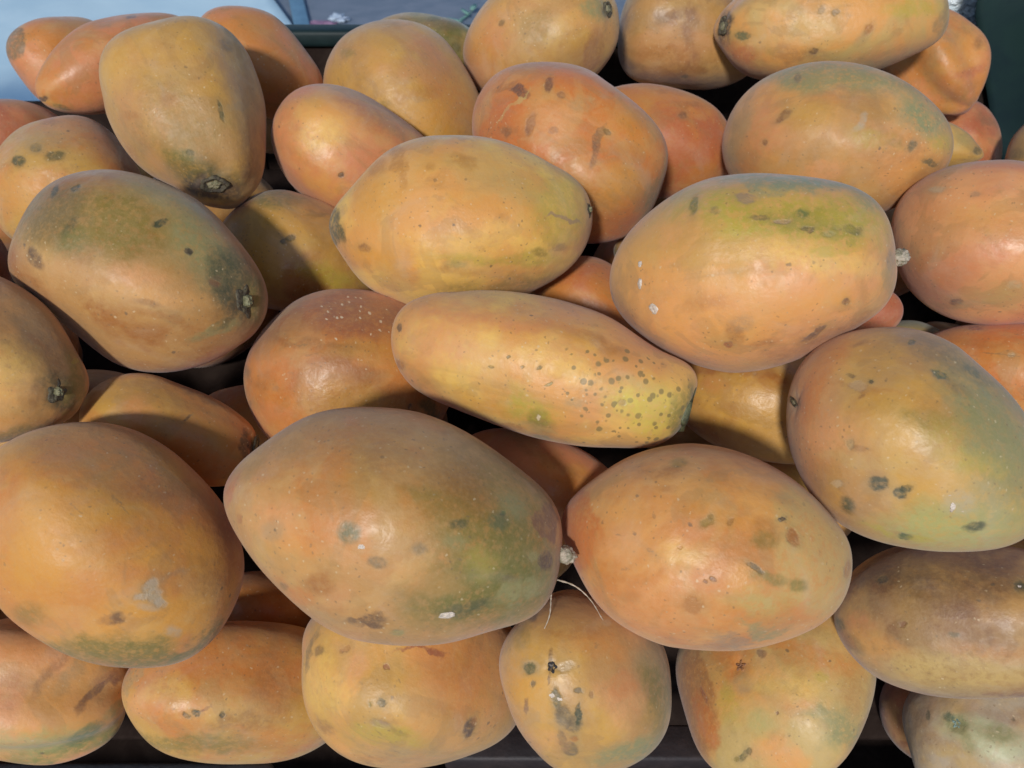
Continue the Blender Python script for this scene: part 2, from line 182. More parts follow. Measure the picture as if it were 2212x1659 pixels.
  {'label':'yellow orange papaya with three dark green spots at the left edge','loc':[-0.4255,0.7073,0.995],'q':[0.68183,-0.3242,0.65476,0.03594],'L':0.1357,'R':0.0684,'m':0.132,'pa':1.906,'pb':2.237,'qa':2,'qb':2,'lobe':0.012,'ph':3.17,'c0':8,'c1':0,'rough':0.4,'bumps':[[-0.0508,-0.0033,-0.0414,-0.00327],[-0.0595,-0.0039,-0.0275,0.00387],[-0.0676,-0.0044,-0.0013,-0.0022],[-0.0679,-0.0044,0.0173,-0.00049],[-0.0627,-0.0041,0.0347,0.00268],[-0.0491,-0.0065,0.0512,-0.0026],[-0.0233,-0.0063,0.0645,0.00086],[0.0216,-0.0043,-0.0636,0.00147],[0.0332,-0.0044,-0.0576,-0.00153]],'sg':0.0219,'marks':[[-0.0328,-0.0476,-0.0303,-1.8176,-1.4246,0.2828,0.0057,0.0057,0.0125,19,0.35,0.9],[-0.0423,-0.0492,-0.0137,-1.691,-1.4357,0.1688,0.0053,0.0045,0.0117,19,0.35,0.9],[-0.033,-0.0589,-0.0014,1.5915,-1.4873,-3.1229,0.0086,0.0045,0.0189,19,0.4,0.8],[-0.0506,-0.0437,-0.0053,1.8573,-1.549,2.9142,0.033,0.0107,0.0725,33,0.8,0.6],[-0.0567,-0.0247,0.0366,-1.4355,-1.2558,-0.0639,0.0258,0.0086,0.0568,35,0.8,0.5],[-0.0053,-0.0594,-0.0269,-1.7702,-1.4086,0.2032,0.0366,0.0163,0.0806,9,0.9,0.6],[-0.064,-0.0236,0.0038,-1.5349,-1.4508,0.0374,0.0127,0.0034,0.0278,32,0.7,0.4],[-0.0337,-0.0439,0.0456,-1.1933,-1.4259,-0.3345,0.0214,0.0171,0.047,0,0.9,0.5]],'sap':[],'stem':None,'fre':None},
  {'label':'dark red papaya deep in shade at the left edge below the spotted one','loc':[-0.5513,0.6875,0.9247],'q':[0.58918,-0.38537,0.71005,0.01373],'L':0.0904,'R':0.0488,'m':-0.07,'pa':2.0,'pb':2.254,'qa':2,'qb':2,'lobe':0.012,'ph':3.48,'c0':6,'c1':5,'rough':0.4,'bumps':[[-0.0174,-0.0023,0.0424,0.00057],[0.0008,-0.0018,0.0452,-0.00125],[0.0135,-0.0027,0.0435,0.00089]],'sg':0.0156,'marks':[],'sap':[],'stem':None,'fre':None},
  {'label':'large papaya with grey green top and blackened stem end at right,on the left side','loc':[-0.2729,0.513,1.0279],'q':[0.47521,-0.22419,0.79998,-0.28973],'L':0.1823,'R':0.0665,'m':0.054,'pa':2.723,'pb':1.7,'qa':2,'qb':2,'lobe':0.014,'ph':6.25,'c0':44,'c1':29,'rough':0.4,'bumps':[[0.0413,-0.0239,-0.0688,0.01051],[0.0223,-0.029,-0.0793,-0.00393],[-0.038,-0.0254,-0.0711,-0.00093],[-0.0625,-0.0124,-0.0336,0.00108],[-0.0662,-0.0043,0.009,0.0011],[-0.0612,0.0,0.0336,-0.00161],[-0.0509,0.0067,0.0556,-0.00236],[-0.0372,0.0074,0.0733,0.00144],[-0.0248,0.0103,0.0826,0.0018],[-0.0069,0.0104,0.0894,-0.00091],[0.0076,0.0099,0.0894,0.00114],[0.0248,0.0103,0.0826,-0.00247],[0.0413,0.0082,0.0688,-0.00071],[0.0544,0.0036,0.0497,0.00108],[0.0632,0.0,0.0268,0.00214],[0.0648,-0.0085,-0.0233,-0.00202],[0.0591,-0.0158,-0.0435,-0.00199],[0.0491,-0.0204,-0.0612,-0.0049]],'sg':0.0213,'marks':[[-0.0154,-0.0636,-0.0219,2.5006,-0.9898,2.3273,0.0649,0.0263,0.1429,13,0.8,0.75],[-0.0085,-0.0593,-0.0473,2.1126,-0.4258,2.9131,0.0248,0.0186,0.0547,36,0.9,0.6],[-0.0335,-0.0443,0.0473,1.9437,-0.4249,3.0403,0.0194,0.0356,0.0782,22,0.8,0.75],[-0.0541,-0.0385,-0.0011,2.8376,-1.143,1.9962,0.0293,0.0098,0.0645,22,0.9,0.5],[-0.0182,-0.0298,0.0762,1.9429,-0.6813,2.9317,0.0212,0.0252,0.0555,20,0.85,0.9],[-0.0268,-0.0351,0.0659,1.9224,-0.5133,3.0095,0.0132,0.0164,0.0362,19,0.9,0.7],[-0.0189,-0.0104,0.0856,2.0898,-1.0186,2.7201,0.0069,0.0206,0.0453,14,0.6,0.6],[-0.0345,-0.0559,0.0141,2.1042,-0.7092,2.836,0.0057,0.0028,0.0125,20,0.4,0.9],[-0.0261,-0.0529,0.0393,-2.9815,-1.2101,1.4464,0.0029,0.0032,0.007,39,0.35,0.9],[0.0254,-0.0544,-0.0466,2.1533,-0.5628,2.7584,0.0041,0.0081,0.0178,28,0.6,0.75],[0.0218,-0.0546,-0.0498,2.3717,-0.8583,2.44,0.0031,0.0044,0.0096,28,0.5,0.5],[-0.0038,-0.0636,-0.0325,2.0434,-0.0794,3.1078,0.0093,0.0031,0.0204,20,0.7,0.7],[-0.0303,-0.0517,-0.0472,2.078,-0.3,3.0325,0.0038,0.0019,0.0083,20,0.5,0.75],[-0.0219,-0.0488,-0.0607,2.0722,-0.0879,3.1321,0.0063,0.0019,0.0139,20,0.6,0.75],[0.0032,-0.0648,-0.0264,2.0855,-0.4331,2.9027,0.0105,0.0086,0.023,14,0.8,0.7],[-0.0151,-0.0445,0.062,2.5517,-1.1877,2.2223,0.0045,0.0026,0.0099,27,0.5,0.8],[0.0025,-0.0641,0.0216,2.2671,-0.9353,2.5449,0.0186,0.0105,0.0408,3,0.9,0.6],[0.0122,-0.0592,0.035,2.3325,-1.0246,2.4359,0.0375,0.0094,0.0824,2,0.9,0.5],[0.0222,-0.0509,0.0474,2.3007,-1.0434,2.4441,0.038,0.0032,0.0836,29,0.8,0.5],[0.0127,-0.0333,0.0753,1.9451,-0.675,2.8791,0.0197,0.0046,0.0433,22,0.7,0.6],[0.0358,-0.012,0.0734,1.9128,-0.5906,2.8867,0.0238,0.0054,0.0523,5,0.8,0.5],[0.0039,-0.0329,0.0778,1.8856,-0.4292,3.0002,0.0132,0.0033,0.0289,19,0.6,0.6],[0.0178,-0.0581,0.0341,2.4589,-1.0896,2.2812,0.0094,0.0025,0.0206,27,0.8,0.5],[-0.0192,-0.0433,0.0617,2.1692,-0.9869,2.6579,0.0039,0.0019,0.0085,36,0.5,0.6]],'sap':[],'stem':['nub',-0.0149,-0.0232,0.0821,-0.3054,-0.4758,0.8248,-0.4108,0.8473,0.3366,0.0057,0.0074],'fre':None},  # the soft pinkish orange mark on the flank is a painted highlight
  {'label':'small peach papaya with a reddish flank,left of the yellow centre papaya','loc':[-0.1405,0.7102,1.0247],'q':[0.86772,-0.0675,-0.44122,0.21869],'L':0.1735,'R':0.0565,'m':-0.037,'pa':2.199,'pb':2.49,'qa':2,'qb':2,'lobe':0.012,'ph':4.98,'c0':2,'c1':4,'rough':0.4,'bumps':[[-0.0259,0.0017,0.0786,0.00144],[-0.0095,0.0025,0.0857,-0.00115],[0.028,0.0018,0.0771,0.00103],[0.0427,0.0,0.0607,-0.00079],[0.0557,-0.0036,-0.0188,-0.00083],[0.0525,-0.0069,-0.0352,0.00063],[-0.0378,0.0,0.0677,-0.00175],[-0.0504,0.0,0.0444,0.00248],[-0.0542,-0.0036,0.0288,-0.00264],[-0.056,-0.0037,0.012,0.00121]],'sg':0.0181,'marks':[[0.0368,-0.0413,0.0196,2.8787,1.4069,-1.8868,0.0364,0.0105,0.0802,5,0.8,0.65],[-0.016,-0.031,0.0707,-1.7393,1.0105,-0.1218,0.0096,0.0241,0.053,4,0.9,0.6],[0.0019,-0.0475,0.051,-1.7907,1.0022,-0.1887,0.0222,0.0159,0.0488,10,0.9,0.6],[-0.0182,-0.0524,0.0194,-1.8748,1.006,-0.2341,0.0028,0.0028,0.0062,28,0.4,0.9],[-0.0116,-0.0489,0.044,-1.7624,0.8407,-0.1277,0.0279,0.008,0.0614,0,0.9,0.4],[-0.0459,-0.0291,0.0279,3.1106,1.4259,-1.5412,0.0249,0.0125,0.0548,9,0.9,0.4],[0.0387,-0.041,0.0019,2.9195,1.3849,-1.8489,0.0246,0.0057,0.054,35,0.8,0.5]],'sap':[],'stem':None,'fre':None},
  {'label':'dull grey papaya in the gap below the orange one at back left','loc':[-0.2538,0.875,0.995],'q':[0.68534,-0.226,0.6912,-0.03853],'L':0.126,'R':0.032,'m':-0.074,'pa':1.999,'pb':2.222,'qa':2,'qb':2,'lobe':0.012,'ph':3.91,'c0':34,'c1':32,'rough':0.4,'bumps':[],'sg':0.0102,'marks':[],'sap':[],'stem':None,'fre':None},
  {'label':'orange papaya with dark brown scars and scratches,right of centre in the second row','loc':[0.0506,0.7049,1.0388],'q':[0.48084,-0.02929,0.83371,-0.26994],'L':0.1927,'R':0.0708,'m':-0.123,'pa':1.6,'pb':2.966,'qa':2,'qb':2,'lobe':0.018,'ph':6.21,'c0':0,'c1':1,'rough':0.4,'bumps':[[0.0281,-0.0138,-0.0856,0.00113],[0.0132,-0.0132,-0.0926,-0.00167],[-0.0103,-0.0155,-0.0926,0.00101],[-0.0592,-0.0118,-0.0493,-0.00146],[-0.0675,-0.0089,-0.0283,0.00224],[-0.0706,-0.0046,-0.0096,-0.00041],[-0.0696,-0.0046,0.0209,-0.00145],[-0.0649,-0.0043,0.0459,-0.001],[-0.0567,0.0,0.0647,-0.00113],[-0.0488,0.0,0.0752,0.00438],[-0.0338,0.0022,0.0873,-0.00209],[-0.0092,0.0031,0.0957,-0.00198],[0.0124,0.0033,0.0951,0.00097],[0.0338,0.0022,0.0873,0.00174],[0.051,0.0,0.0727,-0.00182]],'sg':0.0226,'marks':[[-0.0179,-0.0547,-0.0543,2.9117,-1.3029,1.8342,0.0119,0.0055,0.0261,30,0.4,0.95],[-0.0195,-0.0413,-0.072,1.9249,-0.6532,2.9477,0.0121,0.0048,0.0266,29,0.6,0.7],[-0.0365,-0.0556,-0.0333,2.1297,-1.1206,2.6805,0.0039,0.007,0.0155,30,0.4,0.8],[-0.0015,-0.0684,-0.0263,2.2936,-1.2225,2.4516,0.0043,0.0101,0.0223,30,0.45,0.8],[0.0118,-0.0644,-0.0366,2.1296,-1.1049,2.6152,0.0118,0.0039,0.026,29,0.7,0.5],[-0.0216,-0.0646,0.0321,2.5697,-1.3975,2.1807,0.0054,0.0131,0.0289,27,0.3,0.95],[-0.031,-0.0609,0.0308,2.1538,-1.3026,2.6194,0.0043,0.0027,0.0094,20,0.35,0.9],[-0.0078,-0.0671,0.0344,2.075,-1.2717,2.6677,0.0031,0.01,0.0221,27,0.6,0.7],[-0.0044,-0.0611,-0.0471,-2.8698,-1.3074,1.296,0.0016,0.0236,0.052,16,0.4,0.8],[0.0102,-0.0578,-0.0521,1.8641,-0.4826,2.9879,0.0199,0.0199,0.0438,5,0.8,0.5],[-0.0374,-0.0597,-0.0028,2.0463,-1.1392,2.7575,0.0132,0.0101,0.029,33,0.7,0.55],[-0.0348,-0.0608,-0.0188,1.9644,-0.9812,2.859,0.0035,0.0027,0.0077,27,0.5,0.6],[-0.0115,-0.0206,0.092,1.7523,-1.2509,2.9847,0.0074,0.0327,0.072,13,0.7,0.6],[-0.0341,-0.0551,0.0459,2.0811,-1.3143,2.6936,0.0233,0.0155,0.0513,9,0.9,0.4],[-0.0111,-0.0692,-0.0163,2.8602,-1.3476,1.875,0.0232,0.0155,0.0511,3,0.9,0.45],[-0.0579,-0.039,-0.02,2.1928,-1.2053,2.6317,0.0317,0.0079,0.0698,4,0.9,0.5],[-0.0073,-0.0703,-0.0066,1.9352,-0.9761,2.8462,0.0046,0.0035,0.0102,30,0.7,0.5],[0.0145,-0.0618,-0.0423,2.008,-0.9544,2.7565,0.0055,0.004,0.0122,27,0.5,0.6],[-0.0105,-0.0552,0.0651,1.7507,-0.9955,3.005,0.0196,0.0117,0.0431,9,0.9,0.4]],'sap':[],'stem':None,'fre':None},
  {'label':'deep orange papaya wedged behind the scarred one','loc':[0.153,0.825,0.9953],'q':[0.60755,-0.05678,0.76401,-0.20964],'L':0.1726,'R':0.0566,'m':-0.016,'pa':2.084,'pb':2.342,'qa':2,'qb':2,'lobe':0.012,'ph':1.35,'c0':0,'c1':7,'rough':0.4,'bumps':[[-0.0438,-0.0029,0.0579,0.00163],[-0.0352,-0.0046,0.0694,-0.00173]],'sg':0.0181,'marks':[[-0.0323,-0.0451,0.0184,1.5406,-0.7884,-3.0829,0.0046,0.0042,0.0102,27,0.5,0.8],[-0.0442,-0.033,0.0221,1.2923,-1.4792,-2.8139,0.0187,0.0047,0.0412,29,0.8,0.6],[-0.0542,-0.016,-0.0051,1.5937,-1.3194,-3.1033,0.0238,0.0038,0.0525,29,0.8,0.5]],'sap':[],'stem':None,'fre':None},
  {'label':'large papaya with grey green back and white sap marks,upper right','loc':[0.2946,0.7087,1.0432],'q':[0.67684,0.05469,0.65797,-0.32553],'L':0.2,'R':0.0716,'m':-0.151,'pa':1.961,'pb':1.7,'qa':2,'qb':2,'lobe':0.012,'ph':1.01,'c0':44,'c1':2,'rough':0.4,'bumps':[[0.0158,-0.018,-0.095,0.0006],[-0.0069,-0.0168,-0.0972,-0.00069],[-0.0707,-0.0093,-0.0217,-0.00075],[-0.0627,-0.0041,0.0332,0.0006],[-0.0526,0.0,0.0578,-0.00085],[-0.0352,0.0,0.0827,-0.00087],[-0.024,0.0016,0.0922,0.00159],[-0.0096,0.0019,0.0987,-0.00083]],'sg':0.0229,'marks':[[-0.0541,-0.045,-0.0014,-2.6857,-1.3635,1.1765,0.087,0.0134,0.1914,22,0.8,0.75],[-0.0286,-0.0334,0.0719,-1.732,-0.9658,0.1695,0.027,0.017,0.0594,23,0.8,0.8],[-0.0075,-0.0638,-0.0518,2.8585,-1.3053,1.8736,0.0204,0.0327,0.0719,4,0.8,0.6],[-0.0021,-0.0494,-0.0757,-2.8345,-1.2774,1.2536,0.0085,0.0296,0.0651,33,0.8,0.5],[-0.0218,-0.0595,0.0311,-2.5184,-1.3884,0.9686,0.0035,0.0062,0.0136,42,0.6,0.8],[-0.015,-0.062,0.0296,1.9077,-1.1005,2.8589,0.0054,0.0031,0.0119,42,0.7,0.6],[-0.0203,-0.0668,-0.0324,1.8755,-0.7016,2.9685,0.008,0.0036,0.0176,27,0.5,0.85],[-0.0531,-0.0457,-0.0313,2.948,-1.3433,1.8384,0.0032,0.0048,0.0107,32,0.5,0.7],[0.0029,-0.0667,-0.0443,2.8214,-1.311,1.8974,0.0028,0.0028,0.0063,27,0.5,0.8],[0.0236,-0.0669,-0.0055,2.3833,-1.2981,2.3163,0.044,0.016,0.0969,2,0.8,0.7],[0.0203,-0.0659,0.0091,-2.7278,-1.3765,1.1229,0.0178,0.0103,0.0392,3,0.6,0.7],[-0.022,-0.0675,-0.0063,2.8212,-1.3621,1.9272,0.0235,0.0141,0.0517,8,0.9,0.6],[-0.0012,-0.0519,0.0583,-1.9723,-1.2823,0.3881,0.0309,0.0131,0.0679,29,0.8,0.5],[-0.0042,-0.044,0.0711,-1.9102,-1.2855,0.3322,0.0035,0.0046,0.0102,38,0.5,0.8],[0.0082,-0.0296,0.0867,-1.8404,-1.2962,0.2495,0.007,0.0027,0.0155,38,0.4,0.8],[-0.0048,-0.0523,0.0575,2.5141,-1.4317,2.2092,0.0077,0.0039,0.0169,27,0.7,0.5],[0.0249,-0.0554,-0.0588,2.7883,-1.2927,1.9041,0.0126,0.0059,0.0277,0,0.6,0.7],[-0.0081,-0.0234,0.0916,2.2492,-1.4661,2.4761,0.0117,0.0101,0.0257,11,0.8,0.5],[0.0402,-0.0135,0.074,1.7043,-0.8644,2.9896,0.0244,0.0122,0.0538,29,0.8,0.5],[-0.007,-0.0601,0.04,-2.0492,-1.2709,0.4693,0.0231,0.01,0.0509,11,0.9,0.4],[-0.0387,-0.0557,0.0147,2.8259,-1.3939,1.9421,0.0311,0.0078,0.0685,5,1,0.3]],'sap':[],'stem':None,'fre':None},
  {'label':'brownish yellow papaya in the shade between the green topped and yellow centre ones','loc':[-0.1907,0.6368,0.9665],'q':[0.54422,-0.25548,0.78658,-0.1409],'L':0.148,'R':0.0543,'m':-0.303,'pa':1.913,'pb':2.141,'qa':2,'qb':2,'lobe':0.012,'ph':3.85,'c0':8,'c1':29,'rough':0.28,'bumps':[[-0.0165,-0.0056,-0.0712,0.00225],[-0.0308,-0.0041,-0.0643,-0.00324],[-0.0437,-0.0058,-0.0518,0.00112],[-0.0522,-0.0034,-0.0353,0.00057],[-0.0541,-0.0035,-0.0189,-0.00079]],'sg':0.0174,'marks':[[-0.0442,-0.0287,-0.0333,1.9072,-1.434,2.8678,0.032,0.0096,0.0704,14,0.8,0.7],[-0.0129,-0.0523,-0.0139,1.6074,-1.0111,3.1286,0.0051,0.0027,0.0112,20,0.5,0.85],[-0.0086,-0.0535,-0.019,1.662,-1.2745,3.0664,0.0027,0.0023,0.006,20,0.5,0.8],[-0.0371,-0.0369,0.0045,1.5501,-1.269,-3.0711,0.0121,0.0032,0.0265,19,0.7,0.6],[-0.0307,-0.0432,-0.002,1.5799,-1.2703,-3.1079,0.0239,0.0159,0.0525,9,0.9,0.5],[0.0096,-0.0458,0.0286,1.213,-1.4575,-2.7992,0.0322,0.0121,0.0709,11,0.9,0.6]],'sap':[],'stem':None,'fre':None},
  {'label':'plump yellow papaya in the centre with dark left tip and grey streak at its stem','loc':[-0.0401,0.5806,1.0307],'q':[0.70591,-0.17008,0.66391,-0.17883],'L':0.2115,'R':0.0711,'m':-0.165,'pa':1.6,'pb':1.704,'qa':1.8,'qb':2,'lobe':0.012,'ph':0.28,'c0':2,'c1':10,'rough':0.4,'bumps':[[-0.0045,-0.0078,-0.1044,0.0083],[-0.0225,-0.0093,-0.0975,-0.00246],[-0.0405,-0.0109,-0.0825,-0.00248],[-0.0635,-0.0084,-0.0467,0.0021],[-0.0704,-0.0093,-0.0188,-0.00171],[-0.0688,-0.0045,0.0063,0.0005],[-0.0621,-0.0041,0.0351,0.00121],[-0.0519,-0.0034,0.0611,-0.00176],[-0.0388,-0.0025,0.0825,-0.00098],[-0.0258,-0.0034,0.0958,0.00155],[-0.0091,-0.0031,0.1044,0.00079],[0.0116,-0.0031,0.1037,-0.00336],[0.028,-0.0037,0.0939,0.00243],[0.0581,-0.0038,0.0467,-0.00122],[0.0613,-0.0122,-0.0504,-0.00089],[0.0522,-0.0104,-0.0678,-0.00076],[0.0382,-0.0102,-0.0851,0.00414],[0.0188,-0.0109,-0.099,-0.00575],[0.0064,-0.0095,-0.1037,-0.00235]],'sg':0.0227,'marks':[[-0.026,-0.0497,-0.0627,2.6148,-1.3453,2.1513,0.0172,0.0207,0.0455,9,0.7,0.75],[-0.0518,-0.0426,-0.0382,2.5181,-1.3814,2.2865,0.0048,0.0207,0.0456,31,0.6,0.7],[-0.046,-0.0363,-0.0583,2.1614,-1.2373,2.6504,0.0091,0.007,0.02,31,0.6,0.6],[-0.0311,-0.0588,-0.04,-2.8074,-1.4005,1.2836,0.0102,0.0135,0.0298,9,0.8,0.5],[-0.0445,-0.0512,0.0113,-1.7657,-1.168,0.2524,0.0082,0.0061,0.018,31,0.6,0.7],[-0.0491,-0.0489,0.0028,-2.5784,-1.4651,1.085,0.0068,0.0041,0.015,31,0.7,0.5],[-0.043,-0.0565,-0.0155,-2.7049,-1.4378,1.2017,0.0041,0.0034,0.0089,31,0.7,0.5],[-0.0067,-0.0428,0.0762,-1.0747,-1.5084,-0.4845,0.0278,0.0278,0.0612,11,0.85,0.65],[-0.0268,-0.054,0.0411,-1.6424,-1.1745,0.1102,0.0374,0.0136,0.0823,16,0.9,0.6],[-0.0037,-0.0395,0.0814,-1.1675,-1.4741,-0.3957,0.0147,0.0017,0.0323,34,0.35,0.85],[-0.0041,-0.0213,-0.099,2.5867,-1.2868,2.1506,0.0044,0.0146,0.032,19,0.5,0.9],[0.013,-0.049,-0.0713,-2.3161,-1.2615,0.6998,0.0056,0.0035,0.0123,27,0.5,0.75],[0.0216,-0.0489,-0.0672,-2.0462,-1.1188,0.3985,0.021,0.0105,0.0463,9,0.8,0.6],[0.016,-0.0675,-0.0288,-2.7864,-1.4162,1.1846,0.0237,0.0203,0.0522,9,0.9,0.5],[0.0278,-0.0639,-0.001,-2.6452,-1.4592,1.0253,0.0089,0.0034,0.0195,22,0.7,0.5],[0.0264,-0.0574,0.0313,-2.26,-1.5018,0.6443,0.0517,0.0048,0.1136,11,0.8,0.5],[0.0233,-0.0464,0.0608,-1.5492,-1.345,-0.059,0.007,0.0035,0.0154,13,0.7,0.5],[0.021,-0.0373,0.0769,-1.0526,-1.509,-0.551,0.0064,0.0035,0.014,27,0.6,0.5],[0.0122,-0.0645,0.0222,-2.4064,-1.4904,0.8136,0.0305,0.0136,0.0671,10,0.9,0.5],[0.0482,-0.0416,0.0294,1.9331,-1.4415,2.7044,0.0498,0.0085,0.1096,13,0.9,0.5],[0.0346,-0.061,-0.0035,-2.6625,-1.4562,1.0314,0.0206,0.0034,0.0454,29,0.9,0.4]],'sap':[],'stem':['nub',-0.0067,-0.0119,0.103,-0.1782,-0.3187,0.9309,0.5259,0.7688,0.3639,0.0026,0.004],'fre':None},
  {'label':'pink orange papaya cut off by the right edge at mid height','loc':[0.4066,0.5789,1.0134],'q':[0.6313,0.04884,0.68626,-0.35793],'L':0.1806,'R':0.0662,'m':-0.191,'pa':1.846,'pb':1.7,'qa':2,'qb':2,'lobe':0.012,'ph':0.22,'c0':3,'c1':4,'rough':0.4,'bumps':[[0.0089,-0.0068,-0.0892,-0.00283],[-0.0055,-0.0063,-0.0897,0.00186],[-0.0264,-0.0071,-0.0833,0.00172],[-0.0437,-0.0058,-0.0705,-0.0006],[-0.055,-0.0072,-0.0551,0.00165],[-0.064,-0.0042,-0.0333,-0.00328],[-0.0653,-0.0043,-0.0054,0.00077],[0.0393,-0.0052,-0.0747,-0.0019],[0.0533,-0.007,-0.0579,0.00043],[0.064,-0.0042,-0.0333,0.00094],[0.0659,-0.0043,-0.0125,-0.00041],[0.0622,-0.0041,0.0125,0.00206],[0.0562,-0.0037,0.0333,-0.00306]],'sg':0.0212,'marks':[[-0.0308,-0.0417,-0.0609,1.9627,-1.3552,2.7994,0.0067,0.003,0.0147,43,0.4,0.7],[0.0519,-0.0408,-0.0201,1.6717,-1.2995,2.9746,0.0056,0.0034,0.0123,30,0.5,0.8],[0.0512,-0.0411,-0.008,1.6109,-1.2986,3.0341,0.0222,0.0044,0.0489,33,0.8,0.6],[-0.0155,-0.0638,-0.0228,1.7171,-1.3515,3.0203,0.0282,0.0141,0.0621,2,0.9,0.6],[-0.0002,-0.0652,-0.0274,1.7377,-1.339,2.9793,0.0107,0.0071,0.0235,3,0.8,0.6],[0.0387,-0.0501,0.0079,1.5299,-1.3044,3.1284,0.0216,0.0108,0.0475,16,0.9,0.6],[0.0275,-0.0404,-0.0648,1.7004,-0.8347,3.0083,0.0115,0.0229,0.0504,35,0.8,0.5],[-0.0145,-0.0478,-0.0634,1.9598,-1.3424,2.7815,0.0111,0.0111,0.0245,0,0.9,0.4],[-0.0322,-0.0556,-0.0325,1.7893,-1.3639,2.9719,0.0036,0.0021,0.0078,34,0.5,0.5],[0.0277,-0.0553,0.0138,1.4968,-1.3111,-3.108,0.005,0.0035,0.0109,43,0.5,0.5],[0.0361,-0.0438,-0.0527,1.8486,-1.3088,2.824,0.0114,0.0114,0.025,1,0.8,0.4]],'sap':[],'stem':None,'fre':None},
  {'label':'bare orange papaya in the gap under the yellow centre papaya','loc':[0.0741,0.5932,0.9368],'q':[0.47761,-0.10323,0.82463,-0.28499],'L':0.1147,'R':0.0425,'m':-0.192,'pa':2.021,'pb':2.187,'qa':2,'qb':2,'lobe':0.012,'ph':3.23,'c0':7,'c1':0,'rough':0.4,'bumps':[[-0.0292,-0.0019,-0.0447,-0.00063],[-0.0373,-0.0024,-0.0331,0.00043],[-0.0424,-0.0028,-0.008,-0.00051]],'sg':0.0136,'marks':[],'sap':[],'stem':None,'fre':None},
  {'label':'olive rimmed orange papaya end deep in the dark gap left of the green streaked one','loc':[0.1533,0.6792,0.946],'q':[0.67729,-0.25466,-0.68053,0.11531],'L':0.109,'R':0.0282,'m':-0.11,'pa':2.0,'pb':2.183,'qa':2,'qb':2,'lobe':0.012,'ph':2.93,'c0':0,'c1':13,'rough':0.4,'bumps':[[0.0066,-0.0009,0.053,0.0006],[0.0138,-0.0009,0.0474,-0.00047]],'sg':0.009,'marks':[[-0.0031,-0.0083,0.0517,-0.6397,1.49,0.9333,0.0045,0.0072,0.0159,15,0.6,0.8]],'sap':[],'stem':None,'fre':None},
